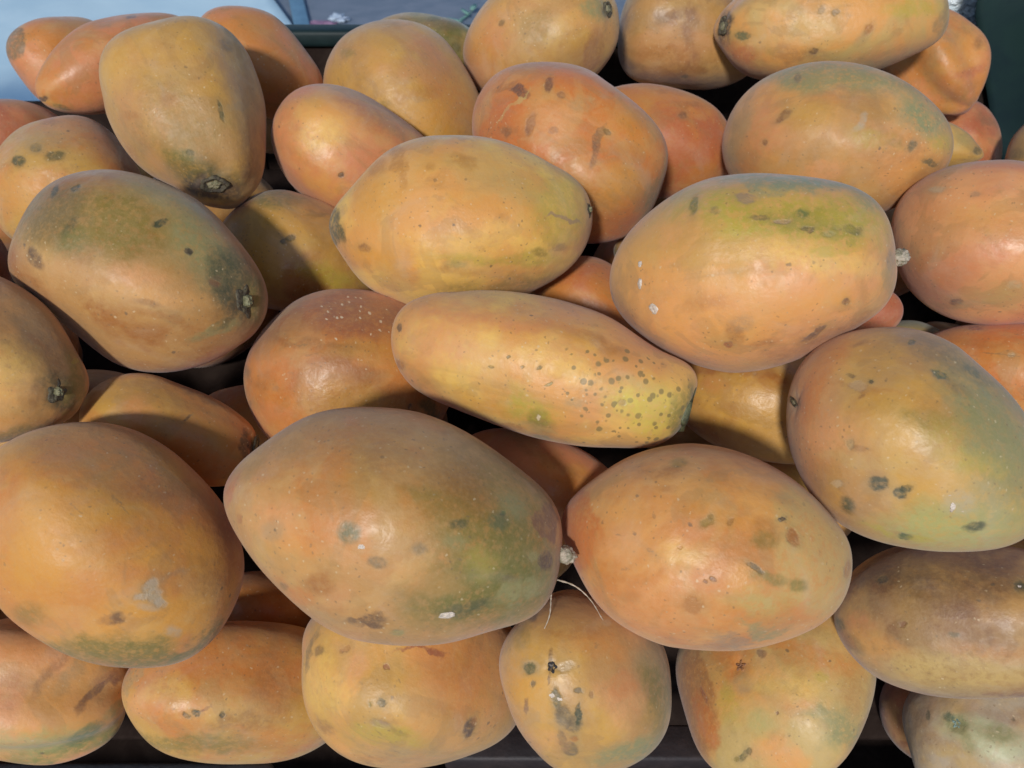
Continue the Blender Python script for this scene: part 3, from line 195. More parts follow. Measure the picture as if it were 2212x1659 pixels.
  {'label':'large papaya with green streaked top,white sap drips and pale stem nub','loc':[0.1648,0.4838,1.0476],'q':[0.75145,-0.06603,0.57251,-0.32124],'L':0.1945,'R':0.0689,'m':-0.136,'pa':1.6,'pb':2.124,'qa':2,'qb':2,'lobe':0.01,'ph':5.76,'c0':2,'c1':3,'rough':0.4,'bumps':[[-0.006,-0.0145,-0.0945,0.00484],[-0.0185,-0.0142,-0.0911,-0.00444],[-0.0357,-0.0121,-0.0805,0.00296],[-0.0505,-0.0135,-0.0623,-0.00182],[-0.0621,-0.0124,-0.0394,0.00091],[-0.068,-0.009,-0.0173,-0.00109],[-0.0623,-0.0041,0.0359,-0.00172],[-0.0305,-0.002,0.0864,0.00384],[-0.0157,-0.001,0.0945,-0.00118],[0.0025,-0.0009,0.0972,-0.00466],[0.0208,-0.0014,0.0924,0.00116],[0.0329,-0.0022,0.0845,0.00576],[0.0456,-0.003,0.0708,-0.00547],[0.0544,-0.0036,0.0562,0.00072],[0.0642,-0.0042,0.0286,-0.0011],[0.0678,-0.0089,0.0019,0.00193],[0.0621,-0.0124,-0.0394,0.00082],[0.0505,-0.0135,-0.0623,-0.00153],[0.0327,-0.0136,-0.0826,-0.00121],[0.0111,-0.0145,-0.0935,-0.00126]],'sg':0.022,'marks':[[-0.0307,-0.0561,0.0301,-1.9167,-1.2769,0.3898,0.0862,0.019,0.1896,11,0.75,0.85],[-0.0253,-0.0532,0.0456,-1.7925,-1.2519,0.2582,0.0371,0.0097,0.0816,14,0.85,0.4],[-0.0511,-0.0337,0.0397,-1.8324,-1.2689,0.3422,0.0502,0.0059,0.1105,23,0.7,0.85],[-0.0316,-0.0155,0.0826,-1.5709,-0.6241,0.0551,0.0118,0.0118,0.026,22,0.8,0.6],[-0.0152,-0.0668,-0.0039,-2.2073,-1.2919,0.647,0.064,0.0105,0.1408,8,0.9,0.7],[-0.0018,-0.0585,0.0464,-1.8019,-1.2684,0.2244,0.0454,0.0085,0.0999,10,0.9,0.6],[0.0142,-0.0658,-0.025,-2.168,-1.2039,0.5384,0.0477,0.0209,0.105,3,0.9,0.5],[-0.0465,-0.0488,0.0111,-1.9341,-1.1932,0.4258,0.0071,0.0038,0.0156,34,0.35,0.85],[-0.0466,-0.0495,-0.0212,-2.0804,-1.1737,0.5623,0.003,0.0073,0.016,14,0.5,0.8],[-0.041,-0.0553,-0.0074,-2.34,-1.3297,0.8312,0.0041,0.0024,0.0091,32,0.6,0.6],[-0.0274,-0.0569,0.0326,-2.0836,-1.3785,0.5563,0.0057,0.0017,0.0126,34,0.4,0.85],[-0.0319,-0.0579,0.0193,-2.0066,-1.2864,0.4804,0.0069,0.0017,0.0153,36,0.6,0.7],[-0.0301,-0.0513,0.0446,-1.9643,-1.3856,0.4434,0.004,0.0034,0.0088,17,0.7,0.7],[-0.0208,-0.0548,0.0467,-1.9617,-1.3933,0.4243,0.0043,0.0017,0.0094,39,0.5,0.6],[-0.0186,-0.0549,0.0483,-1.9487,-1.3959,0.4074,0.002,0.0014,0.0044,28,0.4,0.7],[-0.0166,-0.0423,0.071,-1.6214,-1.1347,0.0762,0.0049,0.0031,0.0107,20,0.35,0.95],[-0.0159,-0.0386,0.0756,-1.6493,-1.4068,0.1065,0.002,0.0017,0.0044,13,0.5,0.7],[-0.0157,-0.0513,0.058,-1.849,-1.403,0.3036,0.004,0.0026,0.0087,22,0.5,0.6],[-0.0189,-0.0459,0.0647,-1.7699,-1.4028,0.2313,0.004,0.002,0.0088,22,0.5,0.6],[0.046,-0.0385,0.0433,1.7051,-1.0103,2.9441,0.0095,0.0021,0.0209,28,0.35,0.9],[0.0509,-0.0304,0.0451,1.7594,-1.2064,2.8741,0.009,0.0024,0.0199,29,0.7,0.6],[0.0279,-0.0416,0.0641,-1.6421,-1.0741,0.0118,0.002,0.0026,0.0057,30,0.3,0.95],[0.0392,-0.0562,-0.0034,1.9393,-1.1126,2.7347,0.0054,0.0078,0.0171,29,0.7,0.7],[0.0328,-0.0599,0.0013,2.1337,-1.2822,2.5356,0.0089,0.0059,0.0195,34,0.7,0.5],[0.0461,-0.051,-0.0088,-2.5814,-1.372,0.9161,0.003,0.0024,0.0067,6,0.5,0.7],[0.0472,-0.048,0.0127,2.6113,-1.4219,2.0189,0.0102,0.003,0.0225,29,0.7,0.6],[0.0168,-0.0663,-0.0163,-2.5455,-1.3439,0.9304,0.0136,0.0077,0.0299,29,0.9,0.45],[0.02,-0.0132,0.0907,-1.4688,-1.4329,-0.1358,0.0048,0.0179,0.0393,33,0.6,0.7],[0.0052,-0.0219,0.0915,-1.4655,-1.4212,-0.1133,0.0029,0.0064,0.0141,34,0.5,0.7],[0.0081,-0.0157,-0.0938,2.5304,-1.203,2.2008,0.0027,0.0116,0.0255,28,0.6,0.85],[0.0222,-0.0245,-0.0845,2.1293,-1.0048,2.6168,0.006,0.0167,0.0368,29,0.8,0.6],[-0.0013,-0.0368,-0.0813,-2.7008,-1.2502,1.1119,0.0065,0.013,0.0287,44,0.8,0.5],[0.0531,-0.0315,0.0379,1.9096,-1.3283,2.717,0.0454,0.0067,0.1,29,0.8,0.55],[0.0404,-0.025,0.0682,1.6253,-1.0831,3.0218,0.0149,0.0042,0.0328,29,0.8,0.6],[-0.0216,-0.0437,0.0662,-1.659,-1.2208,0.1225,0.0143,0.0057,0.0314,11,0.8,0.5],[-0.0041,-0.0524,0.0596,-1.8468,-1.4126,0.2803,0.0113,0.0028,0.025,11,0.8,0.5],[-0.0295,-0.0615,-0.0193,2.0595,-1.1547,2.7449,0.0178,0.0071,0.0391,44,0.9,0.5],[-0.0587,-0.0254,-0.0374,1.9687,-1.0052,2.9045,0.0076,0.0025,0.0168,22,0.6,0.6],[0.0187,-0.065,0.0093,-2.3989,-1.3812,0.7834,0.0174,0.0087,0.0384,3,0.9,0.4]],'sap':[[-0.0145,-0.0508,-0.0614,-0.2341,-0.8204,-0.5216,-0.106,-0.5118,0.8526,0.0028,0.0022],[-0.0213,-0.0588,-0.0411,-0.3198,-0.8811,-0.3485,-0.1312,-0.3231,0.9372,0.0018,0.0018],[-0.0179,-0.0608,-0.0386,-0.2672,-0.9064,-0.3271,-0.0691,-0.3206,0.9447,0.0021,0.0015],[-0.0019,-0.0517,-0.063,-0.0309,-0.843,-0.537,0.2028,-0.5313,0.8225,0.0022,0.0035],[0.0163,-0.0542,-0.0547,0.256,-0.8487,-0.4627,0.4733,-0.3074,0.8256,0.0044,0.0037],[0.0329,-0.0503,-0.0472,0.5024,-0.767,-0.3992,0.5532,-0.0697,0.8301,0.0025,0.0022],[0.0236,-0.0549,0.0432,0.3715,-0.8654,0.3363,0.1372,0.4094,0.902,0.0037,0.0014]],'stem':['bulb',0.0049,-0.0047,0.0967,0.0,0.0,1.0,0.3212,0.947,0.0,0.0042,0.0066],'fre':None},
  {'label':'long yellow papaya freckled with grey green dots at its cut right end,centre front','loc':[0.0178,0.444,0.9924],'q':[0.59041,-0.15003,0.72386,-0.32394],'L':0.2209,'R':0.0489,'m':0.008,'pa':2.486,'pb':1.7,'qa':2,'qb':2.9,'lobe':0.008,'ph':3.95,'c0':2,'c1':10,'rough':0.4,'bumps':[[0.0011,-0.0085,-0.109,-0.00286],[-0.0118,-0.009,-0.1062,0.00251],[-0.0367,-0.0073,-0.0773,-0.00054],[-0.0444,-0.0058,-0.0527,-0.00123],[-0.0488,-0.0032,0.0022,0.00121],[-0.0467,-0.0031,0.0325,0.0009],[-0.0443,-0.0029,0.0488,0.00123],[-0.042,-0.0028,0.0602,-0.00279],[-0.0326,-0.0021,0.0888,-0.00561],[-0.0225,-0.0015,0.1034,0.01261],[-0.015,-0.002,0.1083,-0.00849],[0.0033,-0.0038,0.1104,0.00045],[0.0189,-0.0025,0.1062,-0.00263],[0.0286,-0.0019,0.096,0.00268],[0.0393,-0.0026,0.0708,-0.00091],[0.0443,-0.0029,0.0488,0.00066],[0.0483,-0.0032,0.0153,0.00054],[0.0484,-0.0032,-0.0197,-0.0007],[0.0463,-0.0061,-0.0407,-0.00153],[0.0325,-0.0065,-0.0862,0.00199]],'sg':0.0156,'marks':[[0.0062,-0.0322,0.0881,0.0597,-1.5544,-1.6421,0.0332,0.0211,0.073,12,0.8,0.8],[0.003,-0.0184,0.1063,-0.0006,-1.5216,-1.5757,0.008,0.0185,0.0406,14,0.7,0.7],[-0.0244,-0.0403,0.0274,-2.2204,-1.4073,0.6896,0.0302,0.0079,0.0665,9,0.7,0.7],[-0.0253,-0.0385,0.0364,-1.9912,-1.3705,0.4609,0.0182,0.0054,0.0399,29,0.8,0.4],[0.032,-0.0363,0.0143,2.0014,-1.2743,2.6671,0.0068,0.0068,0.0149,19,0.55,0.95],[0.0353,-0.0328,0.0167,-2.0115,-1.2934,0.3596,0.0105,0.008,0.0231,36,0.8,0.6],[0.0294,-0.0386,0.0085,-2.6106,-1.4156,0.9786,0.0214,0.011,0.0471,11,0.8,0.7],[0.0175,-0.0455,-0.0,2.0967,-1.2652,2.6023,0.0061,0.0121,0.0266,11,0.8,0.35],[0.0313,-0.0368,0.0145,-2.5724,-1.4258,0.9376,0.0015,0.0018,0.004,41,0.4,0.8],[0.0339,-0.0342,-0.0252,-2.7656,-1.3618,1.1234,0.0249,0.0081,0.0549,9,0.8,0.5],[-0.0003,-0.0434,-0.0587,2.826,-1.2982,1.8983,0.0371,0.0216,0.0816,3,0.9,0.7],[0.0227,-0.0192,-0.0915,-2.8852,-1.2569,1.2602,0.0042,0.0039,0.0093,29,0.5,0.85],[-0.0231,-0.0416,-0.0326,2.6534,-1.3318,2.1151,0.0615,0.0055,0.1353,4,0.8,0.55],[0.0431,-0.0231,0.0016,2.7192,-1.4149,1.9184,0.0379,0.0032,0.0834,16,0.7,0.5],[0.043,-0.023,-0.0017,2.7348,-1.4094,1.9031,0.0095,0.0025,0.0209,29,0.6,0.6],[0.0455,-0.0158,0.0178,2.4137,-1.4213,2.2216,0.0076,0.0019,0.0168,22,0.5,0.6],[-0.0022,-0.0245,-0.098,-2.8747,-1.2415,1.2935,0.0023,0.0029,0.0064,39,0.4,0.7],[0.0296,-0.0177,-0.0834,-2.4369,-1.1876,0.7746,0.0078,0.0059,0.0172,3,0.7,0.5],[-0.0044,-0.0479,0.018,-2.4958,-1.4226,0.9282,0.0359,0.009,0.079,10,0.9,0.6],[0.0074,-0.0476,-0.0231,2.2215,-1.2442,2.5026,0.0018,0.0012,0.004,15,0.4,0.6],[-0.0002,-0.0485,0.0082,1.7633,-0.7767,3.0062,0.0021,0.0012,0.0046,15,0.3,0.8],[0.0021,-0.0487,-0.003,2.1241,-1.266,2.605,0.0018,0.0012,0.004,15,0.4,0.6],[0.0084,-0.0473,0.0167,1.7401,-0.7758,3.0063,0.0027,0.0012,0.0059,22,0.4,0.7],[-0.0025,-0.0485,-0.0129,2.1782,-1.2576,2.5622,0.0015,0.0012,0.0033,15,0.4,0.7],[-0.0083,-0.0361,0.0781,-1.5846,-1.3908,0.0292,0.024,0.0042,0.0529,16,0.9,0.5],[0.0076,-0.0401,0.0655,1.6712,-1.3038,3.0303,0.003,0.0021,0.0066,33,0.5,0.7],[0.0157,-0.0436,0.0354,1.8805,-1.2915,2.813,0.0072,0.0042,0.0159,33,0.6,0.6],[-0.027,-0.0353,0.0483,-1.8162,-1.3274,0.2893,0.0182,0.003,0.04,29,0.8,0.4]],'sap':[],'stem':['cut',0.0,0.0,0.1088,0.0,0.0,1.0,-0.8418,0.5398,0.0,0.008,0.016],'fre':['dark',0.0042,-0.0386,0.0722,-1.6809,-1.4469,0.1013,0.0599,0.0345,0.1199,180,37]},
  {'label':'reddish brown papaya sprinkled with white flecks,under the long yellow freckled one','loc':[-0.1316,0.5062,0.9297],'q':[0.67552,-0.28135,0.65424,-0.19101],'L':0.1684,'R':0.0728,'m':-0.126,'pa':1.785,'pb':2.238,'qa':2,'qb':2,'lobe':0.012,'ph':3.23,'c0':0,'c1':29,'rough':0.4,'bumps':[[-0.0115,-0.0131,-0.0818,0.0032],[-0.0247,-0.0143,-0.0776,-0.00199],[-0.0424,-0.0114,-0.0677,0.00148],[-0.0576,-0.0115,-0.0514,-0.00259],[-0.0673,-0.0089,-0.0341,0.00266],[-0.0719,-0.0095,-0.015,-0.00151],[0.0047,-0.0138,-0.0825,-0.00241],[0.028,-0.0138,-0.0763,0.00044]],'sg':0.0233,'marks':[[-0.0488,-0.0523,0.0103,-1.9361,-1.3514,0.4362,0.0524,0.0154,0.1152,6,0.8,0.7],[-0.0477,-0.0328,0.0498,-1.7843,-1.5062,0.2879,0.0145,0.0145,0.0319,6,0.8,0.4],[-0.0194,-0.0657,0.0245,-1.8349,-1.3534,0.2904,0.0308,0.0103,0.0679,8,0.9,0.5],[-0.0004,-0.0629,-0.0445,-2.7323,-1.3871,1.1559,0.0102,0.017,0.0374,1,0.9,0.6],[0.0233,-0.0509,-0.0551,-2.1917,-1.255,0.5593,0.0208,0.0083,0.0458,4,0.9,0.6],[0.0168,-0.07,0.0053,-2.4376,-1.4544,0.8354,0.0407,0.0136,0.0896,8,0.9,0.6],[0.0072,-0.0642,0.0361,-2.0404,-1.4888,0.4563,0.0124,0.009,0.0273,29,0.7,0.65],[0.0297,-0.0356,0.0644,-1.5483,-1.1442,-0.0674,0.0123,0.0073,0.0272,15,0.6,0.9],[-0.0307,-0.0655,-0.0151,-2.0985,-1.3281,0.5657,0.0374,0.0041,0.0823,27,0.9,0.45],[-0.0112,-0.0301,-0.0758,-2.8088,-1.3513,1.248,0.0043,0.0057,0.0126,36,0.7,0.6],[0.0121,-0.0306,-0.0753,-2.7905,-1.3504,1.1927,0.0029,0.0029,0.0063,27,0.6,0.5],[0.0233,-0.0548,0.0467,1.6033,-0.9429,3.0774,0.0028,0.0018,0.0062,39,0.4,0.8],[0.0027,-0.0593,-0.0503,-2.7465,-1.3791,1.1647,0.0024,0.0024,0.0053,34,0.5,0.4],[0.0018,-0.0726,-0.0133,-2.5957,-1.4303,1.0175,0.0202,0.0135,0.0444,2,0.9,0.4]],'sap':[],'stem':None,'fre':['light',-0.0467,-0.0534,0.0137,-1.7913,-1.2332,0.2842,0.0401,0.0174,0.0802,130,41]},
  {'label':'tan papaya at the left edge with blackened stem end pointing right','loc':[-0.3512,0.4206,1.0112],'q':[0.52243,-0.28416,0.74651,-0.2984],'L':0.1247,'R':0.0585,'m':-0.437,'pa':2.0,'pb':1.7,'qa':2,'qb':2,'lobe':0.02,'ph':3.12,'c0':2,'c1':44,'rough':0.4,'bumps':[[-0.0541,0.0035,0.0012,-0.00047],[-0.047,0.0062,0.0207,0.00092],[-0.0338,0.0091,0.0418,-0.00234],[-0.0166,0.0128,0.0554,0.00161],[-0.0028,0.0139,0.0592,-0.00077],[0.0116,0.0132,0.0575,0.00148],[0.0246,0.0121,0.0501,-0.00143],[0.0378,0.0101,0.036,-0.00092],[0.047,0.0062,0.0207,0.00135]],'sg':0.0187,'marks':[[0.0009,-0.019,0.0565,-3.0242,-1.1471,1.4405,0.0145,0.0121,0.0319,20,0.7,0.9],[-0.0225,-0.0219,0.0461,-2.6666,-1.0737,1.0826,0.0182,0.0182,0.0399,27,0.9,0.5],[-0.0097,-0.009,0.0595,2.3647,-0.9785,2.4579,0.0068,0.0278,0.0612,13,0.8,0.7],[-0.0258,-0.0292,0.036,-2.4373,-0.9516,0.8118,0.009,0.0024,0.0197,29,0.6,0.6],[0.0328,-0.0082,0.0433,2.2676,-0.8593,2.5183,0.0335,0.0067,0.0738,13,0.8,0.7],[-0.0022,-0.0406,0.0332,2.5455,-0.99,2.2566,0.0174,0.0174,0.0382,10,0.9,0.5],[0.0097,-0.0279,0.0481,2.8476,-1.1101,1.8788,0.0036,0.0089,0.0195,30,0.8,0.4],[-0.0378,-0.0186,0.0309,-2.4353,-0.9512,0.8305,0.0244,0.0122,0.0537,34,0.9,0.45],[-0.0214,-0.0074,0.0542,2.0775,-0.5864,2.8817,0.0031,0.0016,0.0068,11,0.4,0.6],[0.016,-0.0011,0.0583,2.4854,-1.0489,2.269,0.0037,0.005,0.0109,11,0.6,0.6]],'sap':[],'stem':['nub',0.0012,-0.019,0.0566,0.0329,-0.521,0.8529,-0.6265,0.6542,0.4237,0.0045,0.0051],'fre':None},
  {'label':'slim papaya half in shadow with its dark cut end beside the large front one','loc':[-0.2518,0.4335,0.9396],'q':[0.47803,-0.33852,0.77853,-0.22536],'L':0.1292,'R':0.0356,'m':-0.269,'pa':1.976,'pb':2.5,'qa':2,'qb':2.6,'lobe':0.018,'ph':1.55,'c0':8,'c1':0,'rough':0.4,'bumps':[[-0.027,-0.0018,0.0452,-0.00053],[-0.0182,0.0,0.0585,0.00067],[-0.0029,-0.0006,0.0645,-0.00044]],'sg':0.0114,'marks':[[-0.008,-0.0193,0.0554,1.5849,-1.4482,3.1404,0.0034,0.0157,0.0346,39,0.6,0.85],[-0.0108,-0.0124,0.06,1.4912,-1.5009,-3.0451,0.0017,0.0083,0.0183,11,0.4,0.7],[-0.0133,-0.032,0.0089,1.6625,-0.5644,3.1141,0.0033,0.001,0.0072,39,0.3,0.9],[-0.0048,-0.0348,-0.0251,1.9359,-1.191,2.8082,0.0128,0.0128,0.0282,3,0.9,0.6],[-0.0332,-0.0066,0.0176,-2.1122,-1.453,0.5904,0.0277,0.0048,0.0609,36,0.9,0.5],[-0.0315,-0.0154,0.005,-3.0084,-1.4887,1.487,0.0203,0.0034,0.0448,27,0.9,0.4],[-0.0079,-0.0344,-0.0073,2.544,-1.4449,2.185,0.0195,0.0045,0.0428,2,0.9,0.4],[-0.0078,-0.0294,0.0351,-2.5957,-1.5302,1.0371,0.0133,0.01,0.0293,9,0.9,0.4]],'sap':[],'stem':['scar',-0.0099,-0.0123,0.0604,-0.365,-0.453,0.8134,0.2672,0.7859,0.5577,0.0035,0.0097],'fre':None},
  {'label':'orange sliver of papaya showing in the dark gap left of the white flecked one','loc':[-0.2183,0.526,0.8536],'q':[0.50794,-0.3276,0.7682,-0.21108],'L':0.1262,'R':0.0386,'m':-0.064,'pa':1.934,'pb':2.2,'qa':2,'qb':2,'lobe':0.012,'ph':0.07,'c0':0,'c1':1,'rough':0.4,'bumps':[[-0.022,-0.0014,-0.0522,0.00101],[-0.029,-0.0019,-0.0424,-0.00202],[-0.0336,-0.0022,-0.0323,0.00132]],'sg':0.0124,'marks':[],'sap':[],'stem':None,'fre':None},
  {'label':'orange papaya half hidden between the long freckled one and the two large front ones','loc':[0.0239,0.4102,0.9004],'q':[0.50371,-0.20429,0.76355,-0.34862],'L':0.1461,'R':0.0399,'m':-0.084,'pa':1.98,'pb':2.2,'qa':2,'qb':2,'lobe':0.012,'ph':1.21,'c0':0,'c1':4,'rough':0.4,'bumps':[],'sg':0.0128,'marks':[[-0.0192,-0.0348,-0.0066,-2.2114,-1.5516,0.6739,0.023,0.0039,0.0507,29,0.8,0.5],[-0.0227,-0.0309,0.0171,1.4986,-1.1489,-3.0364,0.0099,0.0066,0.0218,9,0.9,0.5]],'sap':[],'stem':None,'fre':None},
  {'label':'smooth ochre brown papaya under the large streaked one,right of the freckled cut end','loc':[0.1994,0.4806,0.9271],'q':[0.59106,-0.09353,0.71349,-0.36446],'L':0.15,'R':0.0464,'m':-0.069,'pa':1.949,'pb':2.2,'qa':2,'qb':2,'lobe':0.012,'ph':4.35,'c0':29,'c1':8,'rough':0.34,'bumps':[],'sg':0.0148,'marks':[[-0.0196,-0.0417,-0.0118,1.6361,-1.2795,3.1102,0.0021,0.0014,0.0046,43,0.5,0.6],[-0.015,-0.0387,-0.0351,1.7627,-1.2757,2.9815,0.0317,0.0035,0.0698,6,0.8,0.5],[0.0352,-0.0299,-0.0059,1.6002,-1.2539,3.0587,0.0248,0.0106,0.0546,44,0.9,0.5],[-0.0028,-0.0402,-0.0385,1.7775,-1.2693,2.9484,0.0106,0.0071,0.0233,4,0.9,0.4]],'sap':[],'stem':None,'fre':None},
  {'label':'very large papaya with two dark green round spots and a pale green belly,right side','loc':[0.2533,0.3706,0.9905],'q':[0.4579,0.05451,0.76241,-0.45396],'L':0.1653,'R':0.0665,'m':-0.141,'pa':1.6,'pb':1.7,'qa':2,'qb':2,'lobe':0.01,'ph':1.26,'c0':44,'c1':8,'rough':0.4,'bumps':[[0.0296,-0.0123,-0.0718,-0.00215],[-0.016,-0.0123,-0.0785,0.00068],[-0.0346,-0.0117,-0.0684,0.00096],[-0.0575,-0.0114,-0.0394,0.00126],[-0.0638,-0.0084,-0.0243,0.00078],[-0.0655,-0.0086,-0.0049,-0.00392],[-0.0561,-0.0037,0.0335,0.00064],[0.0496,-0.0099,-0.053,-0.00068],[0.0652,-0.0086,-0.0179,-0.00102],[0.0642,-0.0084,0.0049,0.00227],[0.0615,-0.004,0.0179,0.00058],[0.0385,-0.0025,0.0624,-0.0009],[0.0243,-0.0032,0.0749,-0.00269],[0.0041,-0.002,0.0824,0.00295]],'sg':0.0213,'marks':[[0.0213,-0.0508,-0.0459,1.8526,-0.8633,2.8842,0.0126,0.043,0.0945,0,0.8,0.7],[0.0142,-0.046,-0.0562,1.975,-1.044,2.7605,0.0087,0.0174,0.0384,1,0.8,0.5],[0.0223,-0.0589,-0.0282,1.8037,-0.861,2.9203,0.0222,0.0195,0.0489,3,0.9,0.65],[-0.0385,-0.0439,0.0277,1.6141,-0.2206,-3.0783,0.0184,0.042,0.0924,22,0.8,0.8],[-0.0556,-0.0363,-0.0091,2.6542,-1.4471,2.1646,0.0329,0.011,0.0723,32,0.9,0.6],[0.0234,-0.0398,0.0523,1.5648,-0.8262,3.1021,0.0532,0.016,0.1171,25,0.8,0.9],[-0.0084,-0.0424,0.0565,1.5526,-0.848,-3.1121,0.0234,0.0234,0.0514,22,0.9,0.6],[0.0289,-0.057,0.0082,1.693,-0.8458,2.994,0.0059,0.0046,0.0131,20,0.25,0.97],[0.0258,-0.0552,0.0202,1.6435,-0.6545,3.0475,0.0037,0.0032,0.0082,20,0.3,0.95],[0.0212,-0.0569,0.021,1.6297,-0.2966,3.0833,0.0037,0.0021,0.0082,20,0.35,0.9],[0.0156,-0.0377,0.0597,1.548,-0.6711,3.1266,0.0069,0.0029,0.0151,20,0.6,0.85],[0.0451,-0.0311,0.0365,1.6154,-0.9747,3.0217,0.0044,0.0017,0.0098,17,0.4,0.9],[0.0407,-0.0308,0.044,1.5907,-0.9747,3.0502,0.0083,0.0022,0.0182,11,0.6,0.7],[0.056,-0.0243,0.0199,1.6935,-1.1065,2.9301,0.0115,0.0029,0.0252,11,0.7,0.6],[0.0513,-0.04,0.0024,1.6758,-0.5582,2.9899,0.004,0.0062,0.0137,19,0.7,0.75],[-0.0147,-0.0509,0.0403,1.5997,-0.8653,-3.1355,0.0155,0.0078,0.0342,11,0.8,0.6],[0.0196,-0.0629,-0.0168,1.7717,-0.8612,2.95,0.0025,0.0038,0.0084,33,0.5,0.8],[0.0187,-0.0636,-0.0106,1.8096,-1.0467,2.8972,0.0054,0.0022,0.0119,27,0.7,0.5],[-0.0417,-0.0513,-0.0068,2.1591,-1.3748,2.6421,0.0059,0.0021,0.013,24,0.5,0.85],[-0.055,-0.0346,0.0034,-1.968,-1.3467,0.49,0.0081,0.0027,0.0179,24,0.7,0.6],[-0.049,-0.0376,-0.0319,1.8244,-0.9263,3.0286,0.0022,0.0017,0.0049,38,0.4,0.8],[-0.0408,-0.0499,0.0058,2.4305,-1.4594,2.3627,0.008,0.0037,0.0175,27,0.9,0.4],[-0.0091,-0.0605,-0.0331,1.8906,-1.0356,2.8818,0.0192,0.0022,0.0422,29,0.8,0.5],[-0.0119,-0.0551,-0.0434,2.0288,-1.1574,2.7404,0.0025,0.0011,0.0055,39,0.5,0.7],[-0.0162,-0.0597,-0.0318,1.8257,-0.8962,2.9723,0.0019,0.0011,0.0042,20,0.4,0.8],[-0.0058,-0.062,-0.0303,1.7507,-0.5177,3.0632,0.0027,0.0014,0.006,27,0.6,0.7],[-0.0156,-0.0403,-0.0619,2.424,-1.2943,2.3369,0.0087,0.0146,0.032,1,0.9,0.5],[-0.031,-0.0374,-0.0556,1.7988,-0.5443,3.0798,0.0058,0.0017,0.0127,30,0.8,0.4],[-0.0123,-0.0485,-0.0536,1.8855,-0.8934,2.9167,0.0074,0.004,0.0163,2,0.8,0.5],[-0.0097,-0.0593,-0.0361,1.8371,-0.8906,2.9516,0.0055,0.0033,0.0121,43,0.35,0.5],[0.0442,-0.0493,-0.009,1.7391,-0.8395,2.9315,0.0034,0.0025,0.0074,43,0.5,0.7],[0.0219,-0.0619,-0.002,1.7736,-1.0433,2.9229,0.0323,0.0054,0.0711,16,0.9,0.5],[-0.0159,-0.063,0.0021,1.8168,-1.1757,2.9451,0.021,0.0079,0.0463,13,0.9,0.5],[-0.0115,-0.0605,0.0172,1.6713,-0.8766,3.0867,0.0156,0.0156,0.0344,11,0.9,0.4],[-0.0184,-0.0638,-0.0118,1.8314,-1.0836,2.9462,0.0213,0.0069,0.0468,9,0.95,0.4],[0.0214,-0.0361,-0.0632,1.9879,-1.0362,2.7375,0.0036,0.009,0.0197,43,0.6,0.6],[0.0105,-0.0488,0.0461,1.5824,-0.8402,3.1129,0.0089,0.0079,0.0196,42,0.8,0.55],[-0.0289,-0.0442,0.0407,1.5893,-0.2971,-3.0924,0.0182,0.0286,0.063,22,0.9,0.7]],'sap':[[-0.0157,-0.0514,0.0384,-0.2642,-0.8642,0.4283,-0.5751,0.4977,0.6493,0.0034,0.0023],[0.0087,-0.0514,0.0418,0.1486,-0.8775,0.4559,-0.5555,0.3074,0.7726,0.0039,0.0013],[0.0143,-0.0486,0.0449,0.2478,-0.8404,0.482,-0.5297,0.2991,0.7937,0.0013,0.0032],[0.012,-0.0455,0.0506,0.2163,-0.8179,0.5332,-0.5439,0.3526,0.7615,0.0034,0.0013],[0.057,-0.0329,-0.0035,0.861,-0.4971,0.1079,0.0061,0.2222,0.975,0.0035,0.0012]],'stem':['scar',0.0222,-0.034,-0.0646,0.3818,-0.5847,-0.7158,-0.9187,-0.3248,-0.2248,0.0021,0.0066],'fre':None},
  {'label':'bright orange papaya at the right edge under the pink one','loc':[0.4167,0.5132,0.9269],'q':[0.65735,-0.01255,0.62834,-0.41583],'L':0.167,'R':0.0435,'m':-0.038,'pa':1.967,'pb':2.2,'qa':2,'qb':2,'lobe':0.012,'ph':2.32,'c0':0,'c1':1,'rough':0.4,'bumps':[[-0.0376,-0.0025,-0.0427,0.00082],[-0.0413,-0.0027,-0.0277,-0.00125],[-0.0434,-0.0028,-0.0017,0.00054]],'sg':0.0139,'marks':[[-0.017,-0.0398,-0.0055,1.622,-1.4249,3.1137,0.0026,0.0022,0.0056,43,0.4,0.7],[-0.0356,-0.0175,-0.0351,1.9149,-1.4349,2.8468,0.0061,0.0019,0.0135,6,0.5,0.8],[-0.0252,-0.0316,-0.0312,-2.1508,-1.4952,0.6121,0.0225,0.0045,0.0496,29,0.9,0.4]],'sap':[],'stem':None,'fre':None},
  {'label':'small red orange papaya end squeezed beside the streaked one above the largest right one','loc':[0.2832,0.5447,0.9724],'q':[0.68385,-0.0607,0.64049,-0.34414],'L':0.0688,'R':0.0226,'m':-0.101,'pa':2.0,'pb':2.199,'qa':2,'qb':2,'lobe':0.012,'ph':0.02,'c0':7,'c1':5,'rough':0.4,'bumps':[],'sg':0.0072,'marks':[],'sap':[],'stem':None,'fre':None},
  {'label':'yellow bit of papaya showing in the dark gap above the largest right one','loc':[0.3748,0.5945,0.8841],'q':[0.60764,-0.01571,0.6952,-0.3837],'L':0.0898,'R':0.0335,'m':-0.065,'pa':1.933,'pb':2.168,'qa':2,'qb':2,'lobe':0.012,'ph':5.21,'c0':8,'c1':22,'rough':0.4,'bumps':[[-0.0315,-0.0021,-0.0166,-0.00069],[-0.0334,-0.0022,-0.0045,0.00099],[-0.0329,-0.0022,0.0062,-0.00066]],'sg':0.0107,'marks':[[-0.0309,-0.0107,-0.0111,1.6196,-1.2945,3.1318,0.0086,0.0034,0.0189,23,0.6,0.6]],'sap':[],'stem':None,'fre':None},
